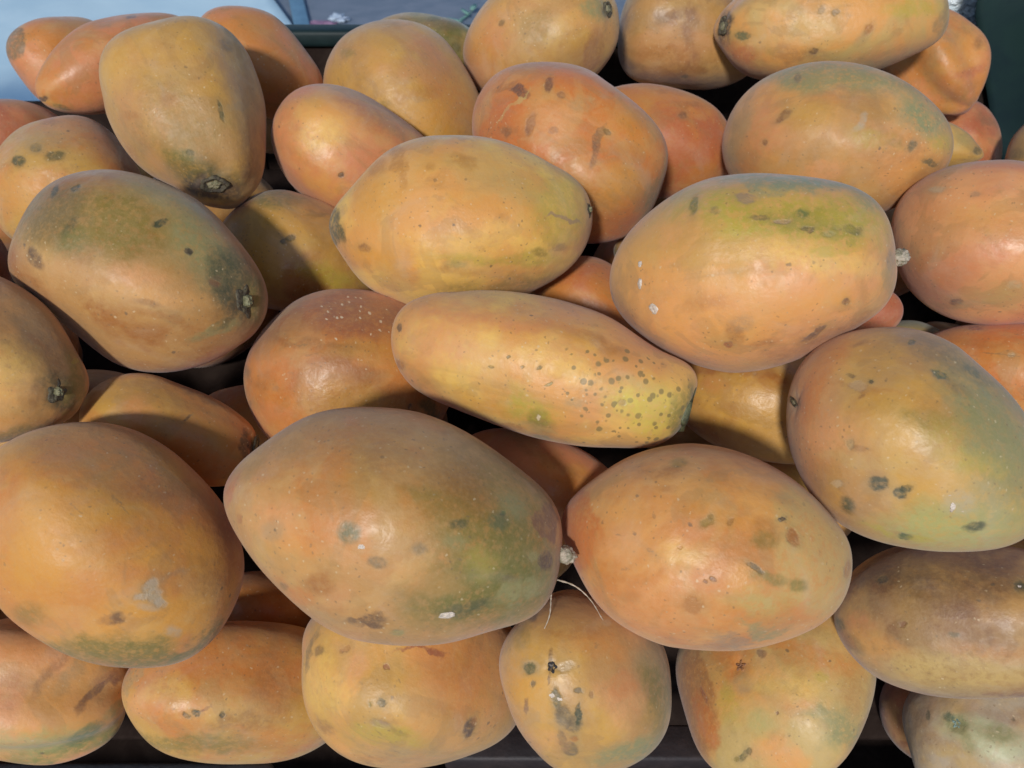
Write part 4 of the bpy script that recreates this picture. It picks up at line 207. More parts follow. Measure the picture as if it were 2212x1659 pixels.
  {'label':'largest front papaya,orange turning olive green at its right end with a pale stem nub','loc':[-0.0707,0.3244,0.965],'q':[0.5394,-0.28262,0.72249,-0.32737],'L':0.2105,'R':0.0697,'m':-0.05,'pa':1.6,'pb':1.892,'qa':2,'qb':2,'lobe':0.008,'ph':0.97,'c0':44,'c1':0,'rough':0.4,'bumps':[[0.0107,-0.0107,-0.1023,0.00423],[0.0025,-0.0124,-0.1032,0.00428],[-0.014,-0.0107,-0.1012,-0.00445],[-0.0325,-0.011,-0.0894,-0.00289],[-0.0454,-0.0122,-0.0737,0.00191],[-0.0566,-0.0113,-0.0538,0.00071],[-0.0638,-0.0084,0.0349,-0.00079],[-0.056,-0.0074,0.0574,-0.00185],[-0.0455,-0.006,0.0766,-0.00124],[-0.0348,-0.0046,0.0894,0.00406],[-0.0224,-0.006,0.0986,0.00247],[-0.0091,-0.0052,0.1039,-0.00623],[0.0121,-0.005,0.1032,-0.00369],[0.0228,-0.0045,0.0986,0.00909],[0.0348,-0.0046,0.0894,-0.00285],[0.0474,-0.0062,0.0737,-0.00177],[0.056,-0.0074,0.0574,0.00044],[0.0657,-0.0086,0.0269,-0.00043],[0.0669,-0.0088,-0.0228,0.0014],[0.0609,-0.0121,-0.0427,-0.00124],[0.0516,-0.0103,-0.0642,-0.00093],[0.0224,-0.011,-0.0971,-0.00468]],'sg':0.0223,'marks':[[-0.0099,-0.0547,0.0593,1.4922,-1.1353,-3.0484,0.0435,0.0538,0.1183,13,0.75,0.85],[0.0225,-0.0481,0.0644,1.4729,-1.1074,-3.1031,0.0512,0.0218,0.1127,14,0.8,0.8],[-0.0008,-0.0473,0.0741,1.3245,-1.3016,-2.9021,0.0181,0.0259,0.057,14,0.9,0.5],[-0.0317,-0.0564,0.0333,-1.6298,-1.1429,0.1241,0.0206,0.0155,0.0453,29,0.9,0.5],[0.0173,-0.0512,-0.0613,2.2861,-1.2193,2.4195,0.0178,0.0153,0.0392,3,0.9,0.6],[0.0209,-0.0504,-0.0603,2.2814,-1.2213,2.4159,0.0076,0.0066,0.0168,35,0.6,0.6],[0.0113,-0.0674,-0.0172,-1.9018,-1.13,0.2756,0.0064,0.0064,0.0141,21,0.6,0.85],[0.0221,-0.0658,0.0012,-2.1088,-1.38,0.4798,0.0059,0.0034,0.013,32,0.6,0.75],[-0.0089,-0.0631,0.0371,1.6334,-1.3073,3.1013,0.0055,0.003,0.0122,19,0.7,0.7],[-0.0162,-0.0535,0.0584,1.4517,-1.3058,-2.9908,0.0067,0.0057,0.0147,21,0.7,0.75],[-0.0205,-0.0516,0.0592,1.4457,-1.3052,-2.9759,0.0021,0.0018,0.0046,17,0.4,0.7],[0.0419,-0.0517,-0.027,2.1133,-1.2675,2.5276,0.0091,0.0065,0.0199,29,0.7,0.75],[0.0527,-0.0358,-0.0372,2.6633,-1.3785,1.9451,0.0088,0.0052,0.0194,1,0.8,0.5],[0.0553,-0.042,0.002,2.0201,-1.3617,2.5823,0.0143,0.0031,0.0315,28,0.6,0.8],[0.0574,-0.0355,0.02,1.7711,-1.311,2.8266,0.0047,0.0023,0.0103,22,0.5,0.7],[-0.0233,-0.0292,0.0871,1.393,-1.042,-2.939,0.0071,0.0141,0.0311,27,0.2,0.97],[-0.0024,-0.033,0.0913,-0.6846,-1.443,-0.8771,0.0053,0.0059,0.0129,28,0.25,0.97],[-0.0028,-0.0414,0.0822,-1.2572,-1.3047,-0.2971,0.0042,0.0032,0.0092,22,0.5,0.6],[0.0127,-0.0468,0.0724,1.3369,-1.3043,-2.9434,0.0052,0.0031,0.0113,32,0.7,0.6],[0.0055,-0.0244,-0.097,-2.6161,-1.2396,1.0095,0.0049,0.0119,0.0263,5,0.8,0.6],[0.0203,-0.033,-0.0845,2.3601,-1.1924,2.346,0.0026,0.0032,0.007,6,0.6,0.5],[-0.0367,-0.0555,-0.0271,2.2898,-1.3318,2.5181,0.0466,0.0155,0.1024,29,0.95,0.4],[-0.0197,-0.0658,0.0107,-2.3252,-1.4595,0.7959,0.0151,0.005,0.0331,13,0.9,0.4],[0.0001,-0.0693,0.0039,1.911,-1.2915,2.8133,0.0148,0.0074,0.0326,8,0.9,0.4],[0.0304,-0.0538,-0.0433,2.2046,-1.245,2.4662,0.0151,0.0101,0.0332,2,0.9,0.4],[0.0095,-0.0666,0.0205,1.7767,-1.3037,2.9213,0.0049,0.0035,0.0109,32,0.7,0.6],[0.0355,-0.0454,0.0547,1.52,-1.1111,3.1103,0.0154,0.0041,0.0338,19,0.8,0.6],[0.0202,-0.0379,0.0804,1.4494,-0.8852,-3.0907,0.0183,0.0052,0.0404,22,0.7,0.7],[-0.0275,-0.0454,0.0644,-1.4663,-1.1402,-0.0354,0.0105,0.0079,0.0232,22,0.85,0.6],[0.0595,-0.0319,-0.0224,3.1086,-1.4322,1.4793,0.0209,0.0052,0.0459,35,0.9,0.5],[0.0512,-0.03,-0.0498,2.2172,-1.245,2.4139,0.0037,0.0026,0.0081,36,0.5,0.5],[0.0244,-0.059,0.0361,1.6425,-1.3114,3.0179,0.015,0.0075,0.0329,44,0.9,0.5],[0.0068,-0.0571,0.0546,-1.4792,-1.3185,-0.1039,0.0126,0.0101,0.0278,11,0.9,0.35],[0.0012,-0.0636,0.0374,1.6314,-1.3085,3.0804,0.0075,0.005,0.0165,22,0.8,0.4],[0.0238,-0.0638,-0.019,-2.6301,-1.4081,0.9998,0.0123,0.0035,0.0272,3,0.8,0.3]],'sap':[[-0.0061,-0.0613,0.0436,-0.0945,-0.9464,0.3089,-0.2404,0.3228,0.9154,0.0028,0.0033],[0.0405,-0.0461,0.0445,0.6259,-0.7136,0.3147,-0.378,0.0754,0.9227,0.0046,0.0023],[0.0162,-0.0675,-0.0093,0.2326,-0.9692,-0.0804,-0.2396,-0.1372,0.9611,0.0022,0.002]],'stem':['bulb',-0.0088,-0.0075,0.1045,0.0,0.0,1.0,-0.9779,-0.209,0.0,0.0045,0.0068],'fre':None},  # a soft grey green mark at the upper right is painted sheen
  {'label':'large yellow orange papaya at lower left with a pale flaky patch and olive belly','loc':[-0.2569,0.3314,0.9374],'q':[0.83783,-0.29699,-0.28235,0.36071],'L':0.1791,'R':0.0671,'m':0.092,'pa':2.224,'pb':1.778,'qa':2,'qb':2,'lobe':0.012,'ph':1.68,'c0':9,'c1':0,'rough':0.4,'bumps':[[0.0015,-0.0078,0.0889,0.00217],[0.0164,-0.0081,0.0861,-0.0017],[0.0318,-0.0085,0.0779,-0.00052],[0.0588,-0.0077,0.0427,0.00091],[0.0649,-0.0085,0.0229,-0.00051],[0.0661,-0.0087,-0.0053,-0.00063],[0.0631,-0.0083,-0.0263,0.0005],[0.0569,-0.0075,-0.0458,-0.00061],[0.0457,-0.006,-0.0652,0.0007],[0.0327,-0.0065,-0.0779,0.00068],[0.0167,-0.0082,-0.0861,-0.00199],[-0.0031,-0.0074,-0.0889,-0.0009],[-0.0195,-0.0081,-0.0851,0.00191],[-0.0327,-0.0065,-0.0779,0.00155],[-0.0432,-0.0086,-0.0676,-0.0024],[-0.0569,-0.0075,-0.0458,0.00055],[-0.0631,-0.0083,-0.0263,-0.00047]],'sg':0.0215,'marks':[[-0.0313,-0.0563,0.0269,-1.4924,0.8734,0.119,0.0337,0.0286,0.0742,9,0.9,0.6],[-0.0449,-0.0496,0.007,-1.5499,0.8985,0.0996,0.021,0.0079,0.0461,0,0.9,0.4],[-0.0457,-0.0336,-0.047,-1.711,0.9241,-0.0299,0.0608,0.0094,0.1337,13,0.7,0.85],[-0.0117,-0.0289,-0.0794,-1.721,0.3518,-0.0312,0.0204,0.0052,0.0448,14,0.7,0.7],[-0.0051,-0.062,-0.0316,-1.757,1.2408,-0.1666,0.0038,0.0054,0.0119,42,0.45,0.85],[-0.008,-0.0599,-0.0374,-1.652,0.5149,-0.0248,0.0043,0.0049,0.0107,42,0.45,0.85],[-0.0085,-0.0579,-0.0429,-2.0538,1.3963,-0.4606,0.0044,0.0027,0.0096,42,0.5,0.8],[-0.0124,-0.0605,-0.0327,-1.6522,0.7073,-0.0295,0.0048,0.0022,0.0107,42,0.5,0.75],[-0.0141,-0.0578,-0.0401,-1.7301,1.0763,-0.1139,0.007,0.0022,0.0155,42,0.7,0.5],[-0.0162,-0.0461,-0.0613,-2.0302,1.3147,-0.4165,0.0056,0.0033,0.0123,42,0.7,0.6],[-0.0293,-0.055,-0.0312,-1.7608,1.2571,-0.1261,0.0043,0.0037,0.0094,28,0.6,0.75],[-0.0326,-0.054,-0.0287,-1.6581,0.9086,-0.008,0.0069,0.0027,0.0153,27,0.8,0.5],[0.0507,-0.028,-0.0444,-1.6747,0.7095,-0.1581,0.0079,0.0272,0.0599,6,0.9,0.55],[0.0355,-0.0567,0.0062,-1.527,1.3002,-0.0244,0.0223,0.0095,0.049,27,0.95,0.5],[0.0168,-0.0515,-0.0526,-1.7241,0.8787,-0.1497,0.017,0.0113,0.0374,30,0.95,0.4],[0.0109,-0.0653,-0.0072,-1.5921,0.866,-0.0371,0.0269,0.0108,0.0593,0,0.9,0.5],[-0.0088,-0.0597,0.04,-1.4568,0.8464,0.1022,0.0288,0.0105,0.0634,2,0.9,0.5],[0.0081,-0.0566,-0.0459,-1.8302,1.2292,-0.2603,0.0083,0.0083,0.0183,0,0.8,0.4],[0.0087,-0.0598,-0.0379,-1.6525,0.5054,-0.056,0.011,0.0022,0.0242,34,0.9,0.4],[0.0195,-0.0504,0.053,-1.4499,0.6209,0.0343,0.0245,0.0082,0.0539,44,0.9,0.5],[-0.0579,-0.0338,0.0052,-1.5555,0.9089,0.1161,0.0107,0.008,0.0235,13,0.9,0.5]],'sap':[],'stem':None,'fre':None},
  {'label':'large orange papaya with deep orange pointed left tip and greyish tan right end,lower centre','loc':[0.119,0.3236,0.945],'q':[0.62532,-0.17453,0.6329,-0.42184],'L':0.1789,'R':0.0649,'m':-0.12,'pa':1.6,'pb':1.86,'qa':1.8,'qb':2,'lobe':0.01,'ph':5.53,'c0':0,'c1':2,'rough':0.4,'bumps':[[-0.0056,-0.0085,-0.0877,0.00376],[-0.0117,-0.0089,-0.086,0.00103],[-0.0291,-0.0099,-0.0759,-0.00307],[-0.0439,-0.0118,-0.06,0.00058],[-0.0548,-0.0109,-0.0426,-0.00044],[-0.0632,-0.0083,-0.0194,-0.00096],[-0.0599,-0.0079,0.0229,0.00074],[-0.0372,-0.0049,0.0698,-0.00135],[-0.0113,-0.003,0.0877,0.00219],[0.0029,-0.0037,0.0892,-0.00379],[0.0204,-0.0041,0.0838,0.00267],[0.046,-0.0061,0.0573,-0.00124],[0.0559,-0.0074,0.0363,0.00043],[0.0627,-0.0083,0.0089,-0.00165],[0.0483,-0.0096,-0.0546,0.00219],[0.0332,-0.0113,-0.0719,-0.00119],[0.0141,-0.0094,-0.0849,-0.00334]],'sg':0.0208,'marks':[[0.0016,-0.0311,-0.0755,2.3262,-1.2174,2.4147,0.0163,0.0279,0.0613,1,0.2,0.85],[-0.0074,-0.0388,0.0671,1.4659,-1.1552,-3.0305,0.0247,0.0416,0.0915,16,0.22,0.75],[-0.0415,-0.048,-0.0202,2.0417,-1.2654,2.7754,0.0165,0.0055,0.0363,29,0.7,0.7],[-0.0459,-0.0453,-0.0143,2.3345,-1.3911,2.4804,0.0055,0.0039,0.0121,13,0.6,0.6],[0.0417,-0.0491,-0.0149,3.0244,-1.4436,1.6023,0.0292,0.0133,0.0642,3,0.9,0.7],[0.0055,-0.0552,-0.0431,2.4322,-1.3241,2.2839,0.0135,0.0163,0.0358,3,0.9,0.6],[-0.0137,-0.0617,0.008,1.7014,-0.8944,3.0688,0.0047,0.0026,0.0103,13,0.5,0.9],[-0.0165,-0.0609,0.0092,-2.8086,-1.4871,1.2719,0.0016,0.0026,0.0057,15,0.4,0.8],[-0.0162,-0.0589,0.02,-1.8344,-1.3546,0.2921,0.0018,0.0026,0.0057,27,0.5,0.8],[-0.0219,-0.047,0.0471,1.5661,-1.2401,-3.0918,0.0023,0.0013,0.0052,39,0.25,0.95],[-0.0129,-0.0466,0.0539,1.533,-1.1454,-3.0805,0.0034,0.0052,0.0114,29,0.35,0.95],[-0.013,-0.0534,0.0393,1.665,-1.4138,3.0757,0.0093,0.0088,0.0204,29,0.6,0.6],[-0.009,-0.0547,0.0385,1.6744,-1.4111,3.0582,0.0077,0.0057,0.017,13,0.6,0.6],[0.0129,-0.0439,0.0584,-0.2395,-1.5453,-1.3578,0.0057,0.0044,0.0124,13,0.6,0.85],[0.0141,-0.0565,0.0299,1.7697,-1.3941,2.916,0.0102,0.0087,0.0225,9,0.7,0.6],[0.0094,-0.0527,0.0428,-2.2868,-1.5596,0.6964,0.0128,0.0041,0.0281,13,0.7,0.7],[0.007,-0.0559,0.0358,-1.6124,-1.0053,0.0204,0.0051,0.0015,0.0112,32,0.4,0.9],[0.0328,-0.0545,0.005,2.0161,-1.3686,2.6353,0.0062,0.0062,0.0137,29,0.5,0.7],[-0.0293,-0.057,-0.0176,2.3367,-1.3767,2.447,0.007,0.0024,0.0153,29,0.8,0.4],[0.0394,-0.0355,0.0445,1.5855,-1.3113,3.0479,0.0183,0.0031,0.0403,22,0.6,0.7],[0.0496,-0.0299,0.0314,1.672,-1.2724,2.9459,0.016,0.0021,0.0351,34,0.6,0.6],[0.0001,-0.0183,0.085,-0.208,-1.4937,-1.3623,0.0021,0.0059,0.0129,29,0.5,0.7],[0.0167,-0.06,0.0142,-1.7011,-1.0181,0.0755,0.0021,0.0013,0.0045,30,0.4,0.8],[0.0189,-0.0601,0.0107,1.9825,-1.3806,2.6964,0.0015,0.0013,0.0034,30,0.4,0.7],[0.0028,-0.0645,-0.0048,2.1664,-1.3748,2.5488,0.0016,0.0013,0.0034,5,0.4,0.8],[-0.0217,-0.0584,0.0135,-2.0919,-1.4308,0.5629,0.0261,0.0078,0.0574,9,0.9,0.4],[0.0067,-0.0641,-0.0018,2.1308,-1.3759,2.5758,0.0181,0.0103,0.0397,10,0.95,0.4],[0.0248,-0.048,0.0419,1.6218,-1.3892,3.0399,0.0205,0.0103,0.0452,25,0.9,0.5],[-0.0278,-0.0549,0.0177,-1.8431,-1.3454,0.3242,0.0157,0.0037,0.0346,33,0.9,0.4],[-0.0334,-0.0386,0.0485,-1.5616,-1.0666,0.0598,0.008,0.0037,0.0175,33,0.8,0.5],[0.0357,-0.0486,-0.0319,2.3014,-1.3284,2.3516,0.0081,0.0038,0.0178,29,0.8,0.4]],'sap':[],'stem':None,'fre':None},  # the light pinkish mark left of the middle is a painted highlight
  {'label':'dull brown papaya with shade painted on its upper side,cut off by the right edge,below the very large spotted one','loc':[0.3149,0.3151,0.8768],'q':[0.68488,-0.16525,0.52283,-0.47988],'L':0.1807,'R':0.0516,'m':-0.247,'pa':2.064,'pb':2.085,'qa':2,'qb':2,'lobe':0.012,'ph':3.2,'c0':27,'c1':44,'rough':0.4,'bumps':[[0.0027,-0.0066,-0.0897,0.00266],[-0.0128,-0.0063,-0.0878,-0.0016],[0.0131,-0.0054,-0.0878,-0.0019],[0.0426,-0.0056,-0.0606,0.00069],[0.0492,-0.0032,-0.0431,-0.00099]],'sg':0.0165,'marks':[[-0.0056,-0.0423,-0.0612,-1.8388,-1.1824,0.2581,0.0137,0.0143,0.0315,35,0.65,0.5],[0.004,-0.038,-0.0685,3.0409,-1.4587,1.6656,0.0125,0.0082,0.0276,4,0.8,0.5],[-0.0242,-0.02,-0.0767,-1.8816,-1.1648,0.3253,0.0066,0.0197,0.0434,6,0.8,0.4],[0.0043,-0.0195,-0.0852,3.0578,-1.436,1.6485,0.0059,0.0059,0.013,19,0.7,0.7],[0.0164,-0.0272,-0.0763,-1.7498,-0.8188,0.1051,0.0096,0.0051,0.0211,38,0.6,0.7],[0.0135,-0.024,-0.08,1.7921,-0.955,2.9384,0.0032,0.0097,0.0213,6,0.6,0.5],[0.0186,-0.0399,-0.0584,-1.8405,-1.2052,0.2221,0.0215,0.0092,0.0474,2,0.9,0.5],[0.0316,-0.0406,-0.0166,2.2111,-1.5254,2.45,0.0559,0.0129,0.1229,16,0.85,0.8],[0.0169,-0.0474,0.0033,-1.4107,-1.5368,-0.1881,0.0317,0.0058,0.0696,0,0.9,0.4],[0.0221,-0.0429,0.0175,0.7886,-1.53,-2.3962,0.0114,0.0057,0.0251,43,0.8,0.4],[-0.0256,-0.0388,-0.0519,1.8182,-1.2181,2.9508,0.0038,0.0025,0.0083,20,0.5,0.85],[-0.0291,-0.0392,-0.0446,-2.9071,-1.4959,1.3834,0.0187,0.0094,0.0412,36,0.9,0.5],[0.0028,-0.0492,-0.0425,2.9943,-1.4994,1.7138,0.0024,0.0021,0.0053,27,0.5,0.8],[0.0061,-0.0507,-0.0079,2.3349,-1.5517,2.3675,0.0262,0.0087,0.0576,27,0.9,0.4],[-0.0209,-0.0466,-0.0097,-2.5489,-1.5515,1.0127,0.0566,0.0179,0.1244,28,0.9,0.55],[0.0089,-0.0505,-0.0134,2.5114,-1.5431,2.1863,0.0041,0.002,0.009,38,0.6,0.6],[0.0401,-0.0318,-0.01,1.9244,-1.5241,2.7235,0.0472,0.0041,0.1039,33,0.8,0.6],[-0.0198,-0.042,0.0272,-0.2205,-1.525,-1.3175,0.0029,0.0041,0.0089,20,0.5,0.8]],'sap':[[-0.0198,-0.0423,0.0267,-0.4157,-0.8853,0.2085,-0.1119,0.2773,0.9543,0.0014,0.0014]],'stem':None,'fre':None},  # the broad dark brown mark imitates shadow from the papaya above
  {'label':'ridged pink papaya with a green underside in the bottom left corner','loc':[-0.3461,0.3037,0.8096],'q':[0.47181,-0.46428,0.70385,-0.25774],'L':0.1349,'R':0.048,'m':-0.013,'pa':2.005,'pb':2.543,'qa':2,'qb':2,'lobe':0.045,'ph':5.32,'c0':2,'c1':3,'rough':0.4,'bumps':[[-0.0243,0.0,0.0599,0.00066],[0.0042,-0.0006,0.0672,-0.00415],[0.0187,0.0,0.0632,0.0044],[0.0311,-0.002,0.0543,-0.00105],[0.0423,-0.0028,0.0368,-0.00067]],'sg':0.0154,'marks':[[0.035,-0.0255,0.0344,1.6796,-1.1911,2.9892,0.0512,0.0083,0.1126,18,0.8,0.75],[0.033,-0.0343,0.0113,1.8887,-1.3289,2.7834,0.0405,0.0081,0.0891,25,0.8,0.6],[0.0081,-0.0467,-0.01,2.2394,-1.3955,2.4683,0.0123,0.0123,0.0271,5,0.9,0.4],[-0.0026,-0.0378,0.0453,1.6008,-0.597,3.1287,0.0195,0.0039,0.0429,30,0.6,0.75],[-0.0142,-0.0323,0.0492,1.5989,-0.8404,-3.1415,0.0132,0.0066,0.0291,6,0.8,0.5],[-0.0084,-0.0468,0.0127,-1.9253,-1.3554,0.3597,0.0044,0.0189,0.0417,27,0.8,0.5],[-0.0164,-0.043,0.0246,-2.6697,-1.5078,1.1228,0.0051,0.0161,0.0354,33,0.8,0.6],[-0.0208,-0.0428,-0.0061,2.1479,-1.3831,2.6039,0.0222,0.0095,0.0488,0,0.9,0.5],[0.0264,-0.0288,0.0436,1.6268,-1.0699,3.0536,0.0193,0.0052,0.0425,17,0.8,0.5],[0.0063,-0.0253,0.0586,1.5769,-0.6537,3.1286,0.0099,0.004,0.0219,22,0.7,0.6]],'sap':[],'stem':None,'fre':None},
  {'label':'ochre papaya with small dark green specks,second from left in the bottom row','loc':[-0.2014,0.3191,0.7792],'q':[0.68967,-0.19906,-0.49035,0.49426],'L':0.1733,'R':0.0507,'m':-0.109,'pa':2.212,'pb':2.625,'qa':2,'qb':2,'lobe':0.02,'ph':4.02,'c0':8,'c1':0,'rough':0.4,'bumps':[[-0.0061,0.0025,0.086,0.00214],[0.0061,0.0025,0.086,0.00051],[0.0148,0.0029,0.0833,-0.00113],[-0.019,0.0025,0.0811,-0.00226],[-0.032,0.0021,0.0697,-0.00046],[-0.0406,0.0,0.0555,0.00093],[-0.0505,-0.0033,-0.0154,-0.00066]],'sg':0.0162,'marks':[[-0.0087,-0.0233,0.0771,-2.8881,1.4669,-1.3025,0.0096,0.0173,0.038,3,0.9,0.7],[-0.0163,-0.0428,0.041,2.0579,1.2231,-2.6536,0.0032,0.0022,0.007,20,0.45,0.9],[-0.0183,-0.0402,0.0464,2.0321,1.2256,-2.6751,0.0029,0.0016,0.0063,20,0.5,0.75],[-0.0138,-0.0449,0.0357,-1.8761,0.9769,-0.2334,0.0045,0.0013,0.0098,30,0.6,0.6],[-0.0168,-0.046,0.0243,2.2653,1.2761,-2.4418,0.0019,0.0026,0.0056,20,0.35,0.9],[-0.0363,-0.0295,0.0369,-3.1225,1.4078,-1.4948,0.0514,0.0071,0.1131,13,0.85,0.7],[0.0062,-0.0134,0.0834,2.058,1.3786,-2.6715,0.0026,0.0117,0.0258,33,0.5,0.7],[0.0126,-0.0267,0.0723,-2.7613,1.4541,-1.2078,0.0129,0.0045,0.0285,44,0.8,0.5],[0.019,-0.0299,0.0648,-1.8591,1.1339,-0.2922,0.0085,0.0052,0.0186,29,0.8,0.5],[0.0138,-0.0443,0.0382,-2.8841,1.4002,-1.3318,0.026,0.0078,0.0571,1,0.9,0.45],[-0.0021,-0.037,0.0619,-2.9013,1.4407,-1.3251,0.0159,0.0096,0.035,10,0.9,0.5],[-0.0217,-0.0452,0.0109,-3.0738,1.3629,-1.4669,0.0291,0.0065,0.0641,27,0.95,0.5],[0.0033,-0.0505,-0.0102,-3.0031,1.3268,-1.4335,0.0232,0.0265,0.0584,27,0.95,0.4]],'sap':[],'stem':None,'fre':None},
  {'label':'yellow papaya with an orange right flank,third from left in the bottom row','loc':[-0.0651,0.314,0.8179],'q':[0.77673,-0.17132,-0.40019,0.45518],'L':0.1756,'R':0.0698,'m':0.188,'pa':1.755,'pb':2.092,'qa':2,'qb':2,'lobe':0.022,'ph':4.66,'c0':8,'c1':2,'rough':0.4,'bumps':[[-0.0089,0.0261,0.0823,0.00363],[-0.0235,0.0235,0.0796,-0.00453],[-0.0427,0.0177,0.0706,0.00182],[-0.0575,0.0114,0.0563,-0.00115],[-0.0667,0.0,0.0388,0.0012],[-0.0692,-0.0091,0.0191,-0.00079]],'sg':0.0223,'marks':[[-0.0241,-0.0215,0.0799,-2.6411,1.0877,-0.9708,0.0179,0.0239,0.0526,10,0.9,0.7],[0.0116,-0.0688,0.0193,-2.7178,0.954,-1.0903,0.0271,0.018,0.0595,0,0.9,0.7],[-0.0085,-0.0685,0.0046,-2.7681,0.9442,-1.1021,0.015,0.018,0.0397,1,0.95,0.4],[-0.0267,-0.0602,-0.0126,-2.9845,0.9684,-1.325,0.0043,0.0073,0.0161,28,0.25,0.95],[-0.0222,-0.062,-0.0129,-2.8035,0.9331,-1.1116,0.0031,0.0037,0.0081,29,0.5,0.6],[-0.0262,-0.0546,0.0527,-2.2341,0.7019,-0.4131,0.0026,0.0032,0.007,20,0.4,0.9],[-0.0286,-0.05,0.0576,-2.716,1.0418,-1.0288,0.0017,0.0023,0.0051,14,0.5,0.7],[-0.0386,-0.0509,0.0462,3.1099,1.0744,-1.5277,0.007,0.0026,0.0154,34,0.5,0.85],[-0.0407,-0.0539,0.0346,2.8387,1.0267,-1.837,0.0088,0.0015,0.0193,30,0.6,0.6],[0.0103,-0.0652,0.0404,-2.7101,0.9929,-1.0899,0.0172,0.0021,0.0378,6,0.5,0.8],[-0.0137,-0.0013,0.0864,-2.8489,1.1566,-1.2273,0.0028,0.0136,0.0299,32,0.6,0.7],[-0.0076,-0.0131,0.0861,-2.1096,0.6979,-0.3523,0.0043,0.0037,0.0094,28,0.6,0.6],[-0.0023,-0.0344,0.0788,-2.3102,0.9015,-0.6163,0.0042,0.0021,0.0092,29,0.5,0.6],[-0.0103,-0.0438,0.0717,2.6997,1.0685,-2.0449,0.0076,0.01,0.022,3,0.7,0.6],[-0.0052,-0.057,0.0578,-2.6793,1.0241,-1.032,0.0018,0.002,0.0045,6,0.4,0.7],[-0.0452,-0.0483,0.0403,-2.9009,1.0518,-1.2033,0.0264,0.0059,0.058,11,0.9,0.5],[-0.0529,-0.0456,0.0185,-2.808,1.0031,-1.074,0.0329,0.006,0.0723,33,0.9,0.5],[-0.0517,-0.0099,0.0641,2.6313,1.067,-2.0418,0.0091,0.0042,0.02,27,0.8,0.5],[-0.0624,-0.027,0.0333,-2.7914,1.0416,-1.049,0.0121,0.003,0.0265,29,0.8,0.4]],'sap':[],'stem':None,'fre':None},
